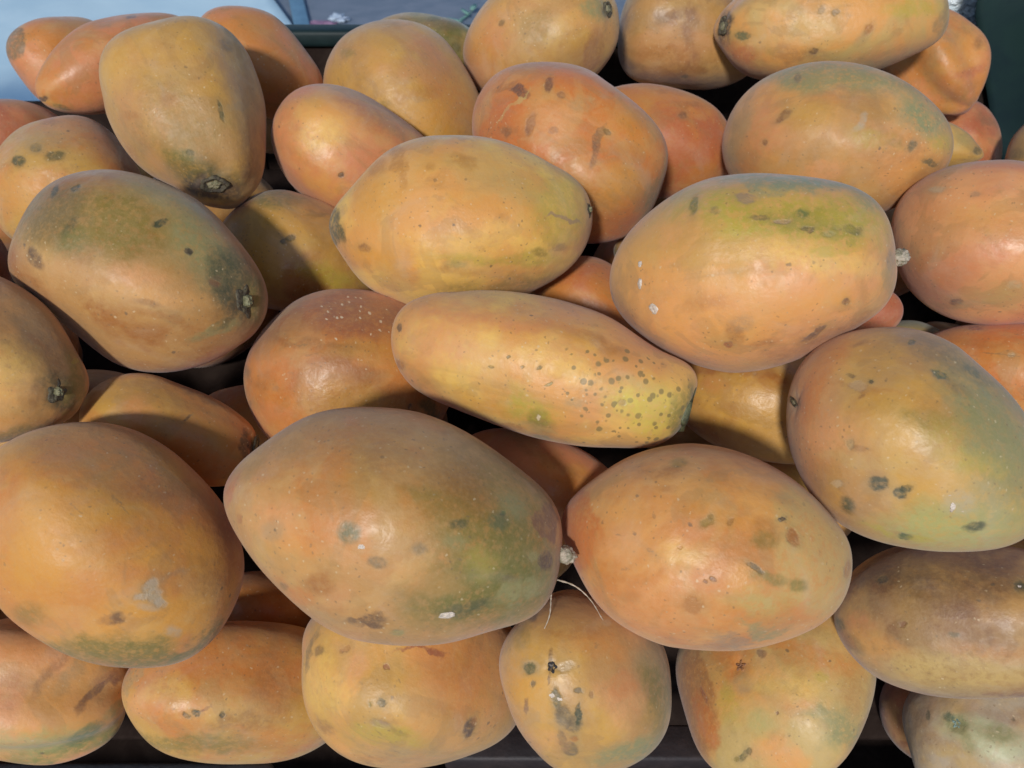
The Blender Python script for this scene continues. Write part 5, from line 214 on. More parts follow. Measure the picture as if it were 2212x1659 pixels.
  {'label':'papaya seen end on with a dark blossom hole and grey black scar streak,bottom centre','loc':[0.0494,0.287,0.8503],'q':[0.27228,-0.38076,0.88293,-0.0364],'L':0.1406,'R':0.0561,'m':0.072,'pa':1.803,'pb':1.999,'qa':2,'qb':2,'lobe':0.012,'ph':0.57,'c0':44,'c1':8,'rough':0.4,'bumps':[[0.0255,0.0333,-0.0429,0.00465],[0.0149,0.0361,-0.0472,-0.00245],[-0.0025,0.0374,-0.0492,0.00045],[-0.0203,0.0351,-0.0451,-0.00209],[-0.0306,0.0306,-0.0407,0.00229],[-0.0313,-0.0409,0.031,-0.00108],[-0.0159,-0.0468,0.036,0.00047],[0.0032,-0.0482,0.0383,-0.00106],[0.0223,-0.0453,0.0335,0.00121],[0.0391,0.0261,-0.0335,-0.00438],[0.0492,0.0167,-0.0207,0.00234],[0.055,0.0036,-0.007,-0.00258],[0.055,-0.0109,0.007,0.0021]],'sg':0.018,'marks':[[0.0314,-0.005,-0.0555,0.2348,-0.5668,-2.0939,0.0171,0.0227,0.05,9,0.9,0.6],[-0.0184,-0.0525,-0.0019,0.3108,-0.3725,-2.2215,0.0117,0.0321,0.0706,13,0.9,0.8],[0.0006,-0.0468,-0.0334,0.3102,-0.4201,-2.2393,0.0168,0.0123,0.0369,3,0.9,0.6],[-0.0204,-0.0301,-0.0503,0.2883,-0.4894,-2.0599,0.0255,0.0085,0.056,0,0.9,0.5],[-0.0096,-0.0456,-0.034,0.4754,-0.2182,-2.7068,0.0113,0.0068,0.0248,1,0.85,0.4],[0.0132,-0.0055,-0.0674,0.4041,-0.4824,-2.3595,0.0056,0.0042,0.0124,43,0.35,0.55],[0.014,-0.0051,-0.0672,0.3618,-0.5142,-2.2731,0.0042,0.0034,0.0093,15,0.25,0.95],[0.0012,-0.0235,-0.0625,0.3928,-0.4445,-2.3417,0.0061,0.0031,0.0135,43,0.5,0.8],[0.0059,-0.0172,-0.0656,0.2684,-0.5409,-2.0817,0.002,0.0028,0.0061,40,0.35,1],[0.0016,-0.0143,-0.0675,0.3254,-0.519,-2.1734,0.0014,0.0062,0.0136,28,0.6,0.6],[0.0121,-0.0184,-0.0636,0.207,-0.561,-1.9887,0.0011,0.0045,0.0098,28,0.6,0.6],[0.0197,-0.0255,-0.0552,0.3682,-0.4513,-2.3652,0.0028,0.0072,0.0159,38,0.3,0.9],[0.0247,-0.03,-0.0472,0.4881,-0.2852,-2.7434,0.0056,0.0067,0.0147,36,0.3,0.95],[0.0256,-0.0346,-0.041,0.4263,-0.3522,-2.5858,0.0061,0.005,0.0135,36,0.3,0.9],[0.0197,-0.0364,-0.0437,0.2197,-0.5027,-2.0775,0.0019,0.0072,0.0159,20,0.4,0.9],[0.0377,-0.0284,-0.0326,0.3872,-0.4006,-2.5134,0.0025,0.0062,0.0137,19,0.45,0.85],[0.0399,-0.0317,-0.0233,0.1856,-0.5061,-2.0845,0.0051,0.0045,0.0113,38,0.35,0.9],[0.0325,-0.0352,-0.0313,0.279,-0.4648,-2.2587,0.0028,0.0025,0.0062,29,0.5,0.7],[0.0194,-0.0525,0.0019,0.3217,-0.3591,-2.4059,0.0259,0.0086,0.057,22,0.8,0.8],[0.0038,0.0135,-0.0676,0.0629,-0.6452,-1.6872,0.0058,0.0116,0.0256,13,0.8,0.4],[0.0339,-0.0078,-0.0524,0.2272,-0.5619,-2.0932,0.0017,0.0051,0.0112,27,0.6,0.8],[0.0205,-0.0107,-0.0629,0.0303,-0.6057,-1.693,0.0017,0.002,0.0043,32,0.4,0.8],[0.0078,-0.0334,-0.053,0.2879,-0.4853,-2.1649,0.0028,0.0019,0.0061,32,0.4,0.85],[0.0396,-0.0116,-0.0437,0.3034,-0.5112,-2.2735,0.0057,0.0085,0.0188,33,0.8,0.4],[0.0439,-0.0191,-0.0315,0.0953,-0.5574,-1.9014,0.0171,0.0074,0.0377,3,0.9,0.4],[0.0054,-0.0386,-0.0469,0.3213,-0.4462,-2.2478,0.0017,0.0022,0.0049,27,0.5,0.5],[-0.0128,0.0168,-0.0641,0.4193,-0.5113,-2.2701,0.0036,0.0047,0.0104,28,0.6,0.7],[-0.0353,-0.02,-0.045,0.3939,-0.4304,-2.2317,0.0035,0.0023,0.0077,43,0.6,0.5],[-0.0329,-0.0413,-0.0174,0.1028,-0.5046,-1.6577,0.0117,0.0099,0.0257,33,0.8,0.6],[-0.0165,-0.0169,-0.0625,0.3859,-0.4656,-2.2495,0.017,0.004,0.0374,29,0.9,0.5]],'sap':[[0.0195,-0.0226,-0.0576,0.4422,-0.5119,-0.7365,-0.4534,-0.8361,0.3089,0.0017,0.0017],[0.0184,-0.0266,-0.0549,0.4097,-0.5939,-0.6924,-0.4914,-0.7832,0.381,0.0022,0.0019]],'stem':['blossom',0.0059,-0.0172,-0.0656,0.1494,-0.4371,-0.8869,-0.5416,-0.7866,0.2964,0.0022,0.0028],'fre':None},
  {'label':'papaya facing front with a star shaped orange stem scar,bottom row right of centre','loc':[0.211,0.3474,0.7536],'q':[0.87295,-0.10496,-0.35719,0.3152],'L':0.1114,'R':0.0848,'m':0.09,'pa':1.6,'pb':1.81,'qa':2,'qb':2,'lobe':0.016,'ph':3.4,'c0':16,'c1':2,'rough':0.4,'bumps':[[-0.0599,0.0525,0.0205,-0.00063],[-0.0765,0.0317,0.0142,-0.00087],[-0.084,0.0055,0.0099,0.00119],[0.0359,-0.0729,-0.0077,-0.00426],[0.0258,-0.0759,-0.0099,0.00578],[-0.0154,-0.0775,-0.0121,-0.00478],[-0.0307,-0.0741,-0.0099,0.00303]],'sg':0.0271,'marks':[[-0.0512,0.0185,0.0428,-2.6927,0.5171,-0.6804,0.0184,0.0404,0.0889,29,0.25,0.75],[-0.0541,0.0027,0.0429,-2.6783,0.4794,-0.6164,0.0072,0.0216,0.0474,1,0.4,0.6],[-0.0092,-0.0103,0.0548,-2.7466,0.5244,-0.8537,0.012,0.0106,0.0264,1,0.7,0.7],[0.0061,-0.0109,0.0549,-2.6917,0.4785,-0.7767,0.0353,0.0057,0.0777,1,0.8,0.6],[0.0261,-0.0514,0.0408,-2.8951,0.5347,-1.1841,0.0373,0.0115,0.082,0,0.9,0.7],[0.0199,-0.0783,0.0181,-2.7941,0.4094,-0.8917,0.0099,0.0133,0.0292,29,0.8,0.5],[-0.0061,-0.0813,0.0171,-2.7042,0.3007,-0.5463,0.0197,0.0151,0.0434,22,0.75,0.8],[-0.0092,-0.0657,0.0349,-2.8892,0.5049,-1.0546,0.0199,0.0046,0.0437,22,0.8,0.6],[-0.0627,-0.0344,0.0302,3.0587,0.596,-1.554,0.0024,0.0055,0.0121,15,0.35,0.9],[-0.0576,-0.0377,0.033,-2.8226,0.5154,-0.8285,0.0024,0.0024,0.0053,15,0.35,0.9],[-0.0684,-0.0292,0.0274,-2.8273,0.5273,-0.8214,0.0028,0.0021,0.0061,13,0.4,0.8],[-0.0185,-0.0193,0.0527,-2.9814,0.6151,-1.251,0.0077,0.0084,0.0184,35,0.6,0.7],[-0.0345,-0.0138,0.0498,-2.8228,0.5628,-0.9307,0.0084,0.0175,0.0386,11,0.8,0.5],[0.001,-0.0455,0.0468,-2.8626,0.5326,-1.0598,0.0304,0.0115,0.067,10,0.9,0.5],[0.0169,-0.061,0.0369,-2.7738,0.4426,-0.8861,0.0054,0.004,0.0118,11,0.6,0.5],[-0.0436,0.0098,0.0472,-2.5787,0.3737,-0.422,0.0018,0.0072,0.0159,6,0.5,0.7],[-0.0495,-0.0529,0.0295,-2.8298,0.492,-0.836,0.0202,0.0087,0.0444,3,0.9,0.6],[-0.0092,-0.0569,0.0409,-2.7919,0.4672,-0.8645,0.0133,0.0067,0.0294,3,0.9,0.4],[-0.0354,-0.0403,0.0429,-2.8006,0.5041,-0.8425,0.0102,0.0102,0.0224,25,0.9,0.5],[-0.0222,-0.0492,0.0427,-2.7963,0.4856,-0.8534,0.0017,0.0017,0.0037,30,0.4,0.7],[0.0073,-0.0209,0.0535,-2.8389,0.5629,-1.0599,0.0042,0.0028,0.0092,28,0.5,0.7],[0.0039,-0.0329,0.0509,-3.0923,0.6125,-1.4956,0.0137,0.0048,0.0302,3,0.8,0.4],[-0.0074,-0.0279,0.0523,-2.7607,0.5041,-0.8593,0.0103,0.0062,0.0228,2,0.8,0.5]],'sap':[],'stem':['star',-0.0092,-0.0103,0.0548,-0.1029,-0.0199,0.9945,0.6917,-0.7199,0.0572,0.0046,0.0042],'fre':None},
  {'label':'pale papaya with a teal green star shaped stem scar in the bottom right corner','loc':[0.3779,0.2926,0.7386],'q':[0.87186,-0.20921,-0.39912,0.19183],'L':0.1559,'R':0.0659,'m':-0.115,'pa':2.0,'pb':2.174,'qa':2,'qb':2,'lobe':0.02,'ph':3.19,'c0':42,'c1':16,'rough':0.4,'bumps':[],'sg':0.0211,'marks':[[-0.0041,-0.0376,0.0632,-2.8078,0.6448,-1.0386,0.0294,0.015,0.0646,26,0.6,0.9],[-0.0061,-0.0211,0.073,-2.5847,0.5184,-0.6594,0.008,0.0067,0.0177,23,0.5,0.95],[-0.0057,-0.0152,0.0753,-2.5783,0.5248,-0.6589,0.0047,0.004,0.0104,24,0.5,0.8],[-0.0148,-0.0311,0.066,-2.6014,0.5096,-0.6513,0.0046,0.0112,0.0247,22,0.7,0.5],[0.0054,-0.0415,0.0592,-2.604,0.4841,-0.6747,0.013,0.0078,0.0286,14,0.9,0.5],[0.0211,-0.037,0.0587,-2.593,0.4793,-0.6921,0.0196,0.0065,0.0432,27,0.9,0.5],[-0.0286,-0.0137,0.0677,-2.8383,0.6917,-1.0558,0.0136,0.0068,0.0299,35,0.7,0.6],[-0.023,0.0045,0.0726,-2.5731,0.5479,-0.6384,0.0105,0.0279,0.0614,27,0.9,0.4],[0.0004,-0.0517,0.0465,-2.6226,0.4684,-0.6697,0.0128,0.0064,0.0282,26,0.8,0.6],[-0.0268,-0.0286,0.0621,-2.8461,0.6715,-1.0588,0.0199,0.0046,0.0438,16,0.8,0.5],[-0.0144,-0.0013,0.0759,-2.5713,0.5412,-0.6477,0.0017,0.0041,0.0091,20,0.6,0.7]],'sap':[],'stem':['star',-0.0061,-0.0211,0.073,-0.1139,-0.3924,0.9127,0.7501,-0.6364,-0.18,0.004,0.004],'fre':None},
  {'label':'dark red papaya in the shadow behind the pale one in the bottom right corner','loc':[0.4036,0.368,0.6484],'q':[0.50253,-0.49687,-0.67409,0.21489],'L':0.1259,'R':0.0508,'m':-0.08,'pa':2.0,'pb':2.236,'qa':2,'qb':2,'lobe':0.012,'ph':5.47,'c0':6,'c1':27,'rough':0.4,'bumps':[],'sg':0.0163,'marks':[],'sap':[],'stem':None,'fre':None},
  {'label':'papaya almost lost in the dark gap between the two large front ones at left','loc':[-0.2076,0.4002,0.7571],'q':[0.47558,-0.37981,0.73651,-0.29516],'L':0.1003,'R':0.0335,'m':-0.081,'pa':1.976,'pb':2.2,'qa':2,'qb':2,'lobe':0.012,'ph':2.27,'c0':0,'c1':29,'rough':0.4,'bumps':[],'sg':0.0107,'marks':[],'sap':[],'stem':None,'fre':None},
]
FILL = [
  ([0.2434,0.971,0.8524],[0.4024,0.3458,0.5525,0.6428],0.1427,0.0544),
  ([0.4283,0.5784,0.7334],[0.0025,0.0023,0.6888,0.725],0.1485,0.0511),
  ([-0.5492,0.7245,0.7708],[0.0584,0.0503,-0.6503,-0.7557],0.1245,0.0465),
  ([-0.0846,0.525,0.7142],[0.1332,0.1211,0.6617,0.7279],0.1481,0.0488),
  ([-0.1353,0.4386,0.8013],[0.269,0.3354,-0.7043,-0.5649],0.1559,0.0541),
  ([0.2765,0.4575,0.6942],[0.1404,0.1436,0.7005,0.6848],0.1386,0.0476),
  ([0.1991,0.5076,0.7466],[0.4838,0.4752,-0.515,-0.5243],0.1449,0.0468),
  ([0.6257,0.5044,0.7119],[0.2715,0.2615,-0.6425,-0.6671],0.1407,0.0526),
  ([-0.094,1.0225,0.866],[0.2403,0.2401,-0.6647,-0.6654],0.1527,0.0518),
  ([-0.4531,0.4631,0.7024],[0.3906,0.3133,0.5416,0.6752],0.1468,0.0548),
  ([-0.1031,0.8785,0.8256],[0.1011,0.0822,-0.6254,-0.7694],0.1688,0.0553),
  ([0.5512,0.603,0.7666],[0.0242,0.0255,0.7242,0.6887],0.1551,0.0554),
  ([0.1975,0.7529,0.7792],[0.2892,0.2593,0.6151,0.6861],0.1318,0.0465),
  ([-0.2232,0.9069,0.8439],[0.0815,0.1035,0.7787,0.6134],0.1569,0.0602),
  ([-0.5212,0.5333,0.7429],[0.1286,0.1653,0.7719,0.6002],0.1425,0.0493),
  ([-0.0069,0.874,0.8662],[0.1282,0.1205,0.6741,0.7173],0.135,0.0469),
  ([0.386,0.9543,0.859],[0.1965,0.2489,0.7444,0.5876],0.1667,0.0609),
  ([-0.3902,0.5563,0.7352],[0.3069,0.3545,-0.6677,-0.5782],0.1488,0.0482),
  ([-0.4785,1.0184,0.863],[0.4427,0.4047,-0.5399,-0.5906],0.1397,0.0511),
  ([0.623,0.6478,0.8617],[0.1403,0.1326,0.6738,0.7133],0.1764,0.0589),
  ([-0.4569,0.5006,0.8225],[0.0922,0.074,-0.6216,-0.7744],0.1616,0.0547),
  ([-0.143,0.7427,0.8524],[0.4079,0.3232,0.5302,0.6693],0.1755,0.061),
  ([0.5812,0.4365,0.7957],[0.1942,0.193,0.678,0.6822],0.1672,0.0576),
  ([0.2105,0.6452,0.7526],[0.4733,0.4514,-0.5221,-0.5474],0.1567,0.0517),
  ([-0.4971,0.8645,0.8183],[0.3194,0.3875,0.6674,0.55],0.1393,0.0501),
  ([0.129,0.6311,0.8391],[0.4399,0.45,-0.5558,-0.5433],0.1529,0.0525),
  ([-0.3166,0.4235,0.7482],[0.184,0.2007,0.7092,0.6503],0.1559,0.0564),
  ([-0.3613,0.4625,0.8905],[0.3045,0.3016,0.6358,0.6419],0.1702,0.0626),
  ([-0.51,0.3874,0.7842],[0.3581,0.3185,-0.5833,-0.6558],0.1837,0.0629),
  ([-0.3509,0.7868,0.8002],[0.3621,0.2842,0.5481,0.6984],0.1619,0.0562),
  ([0.5133,0.4265,0.8854],[0.3827,0.3432,0.5727,0.6385],0.1397,0.0462),
  ([-0.5099,0.6473,0.8305],[0.0989,0.0834,0.6393,0.758],0.1426,0.0492),
  ([-0.2261,1.0295,0.8776],[0.4489,0.3537,0.5079,0.6445],0.1544,0.0511),
  ([0.2833,0.7312,0.8468],[0.4046,0.3969,-0.5769,-0.5882],0.1516,0.0504),
  ([0.5831,0.8775,0.8308],[0.3824,0.485,0.6176,0.487],0.1722,0.0581),
  ([-0.3227,0.7596,0.9116],[0.2727,0.2617,-0.6411,-0.668],0.1554,0.0562),
  ([-0.2315,0.6371,0.7457],[0.3696,0.4198,0.6222,0.5477],0.1257,0.0468),
  ([0.2748,0.8051,0.9154],[0.4223,0.4462,0.573,0.5423],0.1252,0.0472),
  ([0.3908,0.6469,0.8223],[0.2603,0.264,-0.6614,-0.652],0.1377,0.0502),
  ([-0.3708,0.8897,0.8757],[0.4636,0.453,0.5322,0.5447],0.1694,0.0618),
  ([0.6583,0.4407,0.8756],[0.1656,0.1586,0.6733,0.703],0.1468,0.0517),
  ([-0.1441,0.8963,0.9245],[0.2403,0.2621,0.6889,0.6317],0.1299,0.0476),
  ([0.2267,0.4638,0.8292],[0.4967,0.43,0.4935,0.57],0.144,0.0514),
  ([0.0027,0.4902,0.7647],[0.2533,0.2844,-0.6905,-0.615],0.1306,0.0483),
  ([0.5148,0.6422,0.9258],[0.2711,0.3081,-0.6847,-0.6023],0.1601,0.0527),
  ([0.4655,0.5381,0.8459],[0.3636,0.4625,-0.6357,-0.4998],0.1624,0.0538),
  ([0.2735,0.5899,0.8477],[0.0303,0.0309,-0.713,-0.6998],0.1653,0.0608),
  ([-0.0135,0.7163,0.789],[0.2319,0.2816,0.7188,0.5919],0.1832,0.0611),
  ([0.0659,0.9733,0.8563],[0.353,0.4027,-0.6351,-0.5567],0.1662,0.0561),
  ([-0.5737,0.8561,0.9082],[0.2469,0.2747,0.6911,0.6212],0.1381,0.0531),
  ([-0.5383,0.4148,0.9074],[0.3315,0.3033,-0.6031,-0.6591],0.1807,0.0597),
  ([0.398,0.7444,0.9136],[0.4155,0.3748,0.5551,0.6154],0.1408,0.0531),
  ([-0.1214,0.6467,0.7536],[0.0484,0.046,-0.6872,-0.7234],0.1357,0.0516),
  ([0.1741,0.8556,0.8206],[0.4049,0.4585,0.593,0.5237],0.156,0.0565),
  ([-0.0176,0.7425,0.9282],[0.2778,0.2571,-0.6287,-0.6793],0.1678,0.0579),
  ([0.3788,0.7951,0.8062],[0.1645,0.1749,-0.7072,-0.665],0.1676,0.0579),
  ([0.4994,0.7196,0.7705],[0.0037,0.0036,0.6937,0.7202],0.1251,0.0468),
  ([0.4347,1.0465,0.9187],[0.3906,0.3201,-0.5471,-0.6675],0.1329,0.0481),
  ([-0.4972,0.5902,0.9181],[0.4148,0.5152,-0.5842,-0.4704],0.1409,0.0527),
  ([0.4287,0.4382,0.7785],[0.0044,0.0048,-0.7331,-0.6801],0.1599,0.0529),
  ([-0.1268,0.6035,0.8451],[0.2041,0.1643,0.6051,0.7518],0.1432,0.0471),
  ([0.5846,0.7568,0.7863],[0.1553,0.1974,-0.7608,-0.5985],0.1278,0.0489),
  ([0.1606,1.0128,0.9265],[0.3042,0.3879,0.6846,0.537],0.1518,0.0527),
]
FILL_LABEL = {9: 'papaya sliver showing between the flaky patched papaya and the ridged bottom left one', 18: 'papaya sliver in the gap left of the olive papaya above the green topped one', 23: 'shaded papaya showing under the cut end of the long freckled papaya', 27: 'shaded papaya behind the slim half shadowed one at the left', 29: 'shaded papaya in the gap right of the green topped papaya and its blackened stem end', 35: 'papaya sliver right below the stem scar of the big olive papaya', 39: 'shaded papaya in the gap between the olive papaya and the small peach one', 42: 'shaded papaya in the corner left of the very large spotted papaya', 43: 'shaded papaya sliver behind the pale stem knob of the largest front papaya', 49: 'papaya sliver at the left edge between the three spotted and green topped papayas', 51: 'shaded papaya behind the stem knob of the green streaked papaya', 53: 'shaded papaya in the dark gap left of the green streaked papaya', 56: 'papaya sliver in the dark gap under the pink orange papaya at right', 58: 'papaya sliver above the tan papaya with blackened stem at the left edge', 59: 'papaya sliver at the right edge under the pale green belly of the largest right one', 61: 'shaded papaya deep under the pink orange papaya, right of the small yellow bit'}

ALB = (0.83, 0.81, 0.62)
FILL_COLS = [(0, 44), (4, 0), (8, 0), (44, 29)]
GREENS = {11, 12, 13, 14, 15, 18, 19, 22, 23, 25}                      # green entries of PALETTE

# ---------------------------------------------------------------- papaya skin
def skin(i, f):
    N = NT('papaya_skin')
    co0 = N.obj()
    co = N.vec('ADD', co0, (i * 1.37, i * 0.71, i * 2.13))           # every fruit gets its own piece of the noise
    n1 = N.noise(co, 13.0, 4.0, 0.6, 0.4)
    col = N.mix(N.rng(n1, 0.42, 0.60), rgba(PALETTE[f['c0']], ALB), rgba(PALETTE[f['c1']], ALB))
    # blotches a little darker and redder, a little yellower
    n2 = N.noise(co, 30.0, 5.0, 0.62, 0.8)
    col = N.mix(N.rng(n2, 0.54, 0.68, 0.0, 0.40), col, (0.36, 0.17, 0.042, 1))
    n3 = N.noise(N.vec('ADD', co, (3.1, 5.2, 1.7)), 22.0, 4.0, 0.6, 0.5)
    col = N.mix(N.rng(n3, 0.53, 0.64, 0.0, 0.30), col, (0.54, 0.33, 0.10, 1))
    # slow drift between peach and yellow, and ripening streaks along the fruit
    n6 = N.noise(N.vec('ADD', co, (4.4, 0.3, 7.9)), 9.0, 3.0, 0.55, 0.6)
    col = N.mix(N.rng(n6, 0.54, 0.68, 0.0, 0.34), col, (0.58, 0.24, 0.10, 1))
    col = N.mix(N.rng(n6, 0.46, 0.32, 0.0, 0.34), col, (0.47, 0.29, 0.06, 1))
    st2 = N.noise(N.mapping(co, sc=(1, 1, 0.16)), 34.0, 4.0, 0.65, 0.5)
    col = N.mix(N.rng(st2, 0.55, 0.70, 0.0, 0.30), col, (0.24, 0.15, 0.045, 1))
    # sharp-edged rubbed patches, lighter and browner
    n4 = N.noise(N.vec('ADD', co, (9.3, 2.2, 6.1)), 20.0, 3.5, 0.55, 1.2)
    col = N.mix(N.rng(n4, 0.56, 0.60, 0.0, 0.30), col, (0.30, 0.165, 0.05, 1))
    n5 = N.noise(N.vec('ADD', co, (1.9, 8.2, 3.6)), 24.0, 3.5, 0.55, 1.2)
    col = N.mix(N.rng(n5, 0.56, 0.62, 0.0, 0.18), col, (0.56, 0.34, 0.12, 1))
    # warped coordinates: uneven edges for every mark
    wA = N.noise(co, 26.0, 3.0, 0.6, out='Color')
    vA = N.vec('ADD', co0, N.vec('SCALE', N.vec('SUBTRACT', wA, (0.5, 0.5, 0.5)), scale=0.030))
    wB = N.noise(co, 120.0, 3.0, 0.65, out='Color')
    vB = N.vec('ADD', co0, N.vec('SCALE', N.vec('SUBTRACT', wB, (0.5, 0.5, 0.5)), scale=0.0055))
    vA = N.vec('ADD', vA, N.vec('SCALE', N.vec('SUBTRACT', wB, (0.5, 0.5, 0.5)), scale=0.008))
    rough_add = None
    dark = None
    grit = N.rng(N.noise(co, 230.0, 3.0, 0.65), 0.34, 0.56, 0.55, 1.0)
    for mk in f['marks']:
        p, e, r, ci, soft, st = mk[0:3], mk[3:6], mk[6:9], mk[9], mk[10], mk[11]
        big = max(r[0], r[1]) > 0.011
        if soft > 0.6 and ci in GREENS: st = min(0.98, st * 1.25)
        q = N.mapping(vA if big else vB, p, e, [max(x, 0.0008) for x in r], 'TEXTURE')
        d = N.vec('LENGTH', q, out=1)
        if not big and soft < 0.55:
            col = N.mix(N.rng(d, 2.1, 0.9, 0.0, 0.30 * st), col, (0.24, 0.17, 0.06, 1))   # browner rim round a blemish
            soft = max(soft, 0.42)
        fac = N.rng(d, 1.0 + 0.45 * soft, 1.0 - 0.78 * soft, 0.0, st)
        if soft > 0.6:                                               # soft areas break up into mottles
            fac = N.math('MULTIPLY', fac, N.rng(n2, 0.32, 0.56, 0.72, 1.0))
        fac = N.math('MULTIPLY', fac, grit)
        col = N.mix(fac, col, rgba(PALETTE[ci], ALB))
        if soft < 0.55 and not big:                                  # hard marks are slightly sunken
            dark = fac if dark is None else N.math('MAXIMUM', dark, fac)
    # fine pores, tiny specks, lengthwise veining
    sp = N.n('ShaderNodeTexVoronoi'); N.put(sp.inputs['Vector'], vB); sp.inputs['Scale'].default_value = 95.0
    sd_ = N.rng(sp.outputs['Distance'], 0.17, 0.07)
    sx = N.n('ShaderNodeSeparateColor'); N.put(sx.inputs[0], sp.outputs['Color'])
    pick = N.rng(sx.outputs[0], 0.80, 0.86)
    clump = N.rng(N.noise(co, 9.0, 2.0), 0.42, 0.60)
    col = N.mix(N.math('MULTIPLY', N.math('MULTIPLY', sd_, pick), N.math('MULTIPLY', clump, 0.65)), col, (0.075, 0.055, 0.03, 1))
    po = N.n('ShaderNodeTexVoronoi'); N.put(po.inputs['Vector'], vB); po.inputs['Scale'].default_value = 300.0
    ps = N.n('ShaderNodeSeparateColor'); N.put(ps.inputs[0], po.outputs['Color'])
    pf = N.math('MULTIPLY', N.rng(po.outputs['Distance'], 0.30, 0.12), N.rng(ps.outputs[0], 0.55, 0.7, 0.0, 0.52))
    pf = N.math('MULTIPLY', pf, N.rng(N.noise(co, 18.0, 3.0), 0.36, 0.6))
    col = N.mix(pf, col, N.mix(N.rng(ps.outputs[1], 0.62, 0.68), (0.14, 0.09, 0.035, 1), (0.62, 0.48, 0.28, 1)))
    # hair-thin scratches
    scn = N.noise(N.mapping(vB, rot=(0.4, 0.9, i * 1.7), sc=(1, 1, 0.06)), 240.0, 2.0, 0.5)
    scm = N.rng(N.noise(co, 14.0, 2.0), 0.54, 0.66)
    col = N.mix(N.math('MULTIPLY', N.rng(scn, 0.67, 0.74, 0.0, 0.5), scm), col, (0.20, 0.12, 0.05, 1))
    streak = N.noise(N.mapping(co, sc=(1, 1, 0.10)), 85.0, 3.0, 0.6)
    col = N.mix(N.rng(streak, 0.45, 0.8, 0.0, 0.16), col, (0.28, 0.16, 0.06, 1))
    fine = N.noise(co, 420.0, 3.0, 0.7)
    col = N.mix(N.rng(fine, 0.35, 0.75, 0.0, 0.14), col, (0.50, 0.34, 0.16, 1))
    wax = N.noise(N.vec('ADD', co, (7.7, 1.1, 4.4)), 16.0, 4.0, 0.65, 1.0)          # dusty bloom, rubbed off in places
    col = N.mix(N.rng(wax, 0.52, 0.78, 0.0, 0.20), col, (0.45, 0.38, 0.31, 1))
    if f['fre']:
        kind, l, e, r, sc, ci = f['fre'][0], f['fre'][1:4], f['fre'][4:7], f['fre'][7:10], f['fre'][10], f['fre'][11]
        q = N.mapping(vA, l, e, r, 'TEXTURE')
        area = N.rng(N.vec('LENGTH', q, out=1), 1.05, 0.55, 0.0, 1.0) if kind == 'dark' else N.rng(N.vec('LENGTH', q, out=1), 1.2, 0.3, 0.0, 1.2)
        vo = N.n('ShaderNodeTexVoronoi'); vo.inputs['Scale'].default_value = sc
        if kind == 'light':
            N.put(vo.inputs['Vector'], N.mapping(N.mapping(vB, rot=[-x for x in e]), sc=(1, 1.9, 1)))
        else:
            N.put(vo.inputs['Vector'], N.vec('ADD', co0, N.vec('SCALE', N.vec('SUBTRACT', wB, (0.5, 0.5, 0.5)), scale=0.0015)))
        s2 = N.n('ShaderNodeSeparateColor'); N.put(s2.inputs[0], vo.outputs['Color'])
        dist_ = N.math('DIVIDE', vo.outputs['Distance'], N.rng(s2.outputs[2], 0.0, 1.0, 0.5, 1.25, False))
        dot = N.rng(dist_, 0.42 if kind == 'dark' else 0.30, 0.27 if kind == 'dark' else 0.16)
        keep = N.rng(N.math('SUBTRACT', area, s2.outputs[1]), 0.05, 0.12)
        ff = N.math('MULTIPLY', N.math('MULTIPLY', dot, keep), 0.72 if kind == 'dark' else 0.95)
        col = N.mix(ff, col, rgba(PALETTE[ci], ALB))
    N.put(N.b.inputs['Base Color'], col)
    rz = N.math('MULTIPLY', N.rng(N.noise(co, 75.0, 4.0, 0.65, 0.6), 0.40, 0.62), 0.14)
    N.put(N.b.inputs['Roughness'], N.math('ADD', rz, N.rng(wax, 0.3, 0.75, f['rough'] - 0.04, f['rough'] + 0.18)))
    N.b.inputs['Specular IOR Level'].default_value = 0.5
    N.b.inputs['Sheen Weight'].default_value = 0.17                  # dusty bloom tinted blue, imitating cool sky reflected at grazing angles
    N.b.inputs['Sheen Roughness'].default_value = 0.6
    N.b.inputs['Sheen Tint'].default_value = (0.80, 0.86, 1.0, 1)
    h = N.noise(co, 55.0, 4.0, 0.55)
    nb = N.bump(h, 0.17, 0.004)
    nb = N.bump(streak, 0.10, 0.002, nb)
    nb = N.bump(N.noise(co, 170.0, 3.0, 0.6), 0.22, 0.0014, nb)
    nb = N.bump(fine, 0.12, 0.0008, nb)
    if dark is not None:
        nb = N.bump(N.math('SUBTRACT', 1.0, dark), 0.35, 0.0012, nb)
    N.put(N.b.inputs['Normal'], nb)
    return N.m

# ---------------------------------------------------------------- papaya body
def profile(t, f):
    m = f['m']
    xa = np.clip((m - t) / (m + 1), 0, 1); xb = np.clip((t - m) / (1 - m), 0, 1)
    return np.where(t < m, np.clip(1 - xa ** f['pa'], 0, 1) ** (1 / f['qa']), np.clip(1 - xb ** f['pb'], 0, 1) ** (1 / f['qb']))

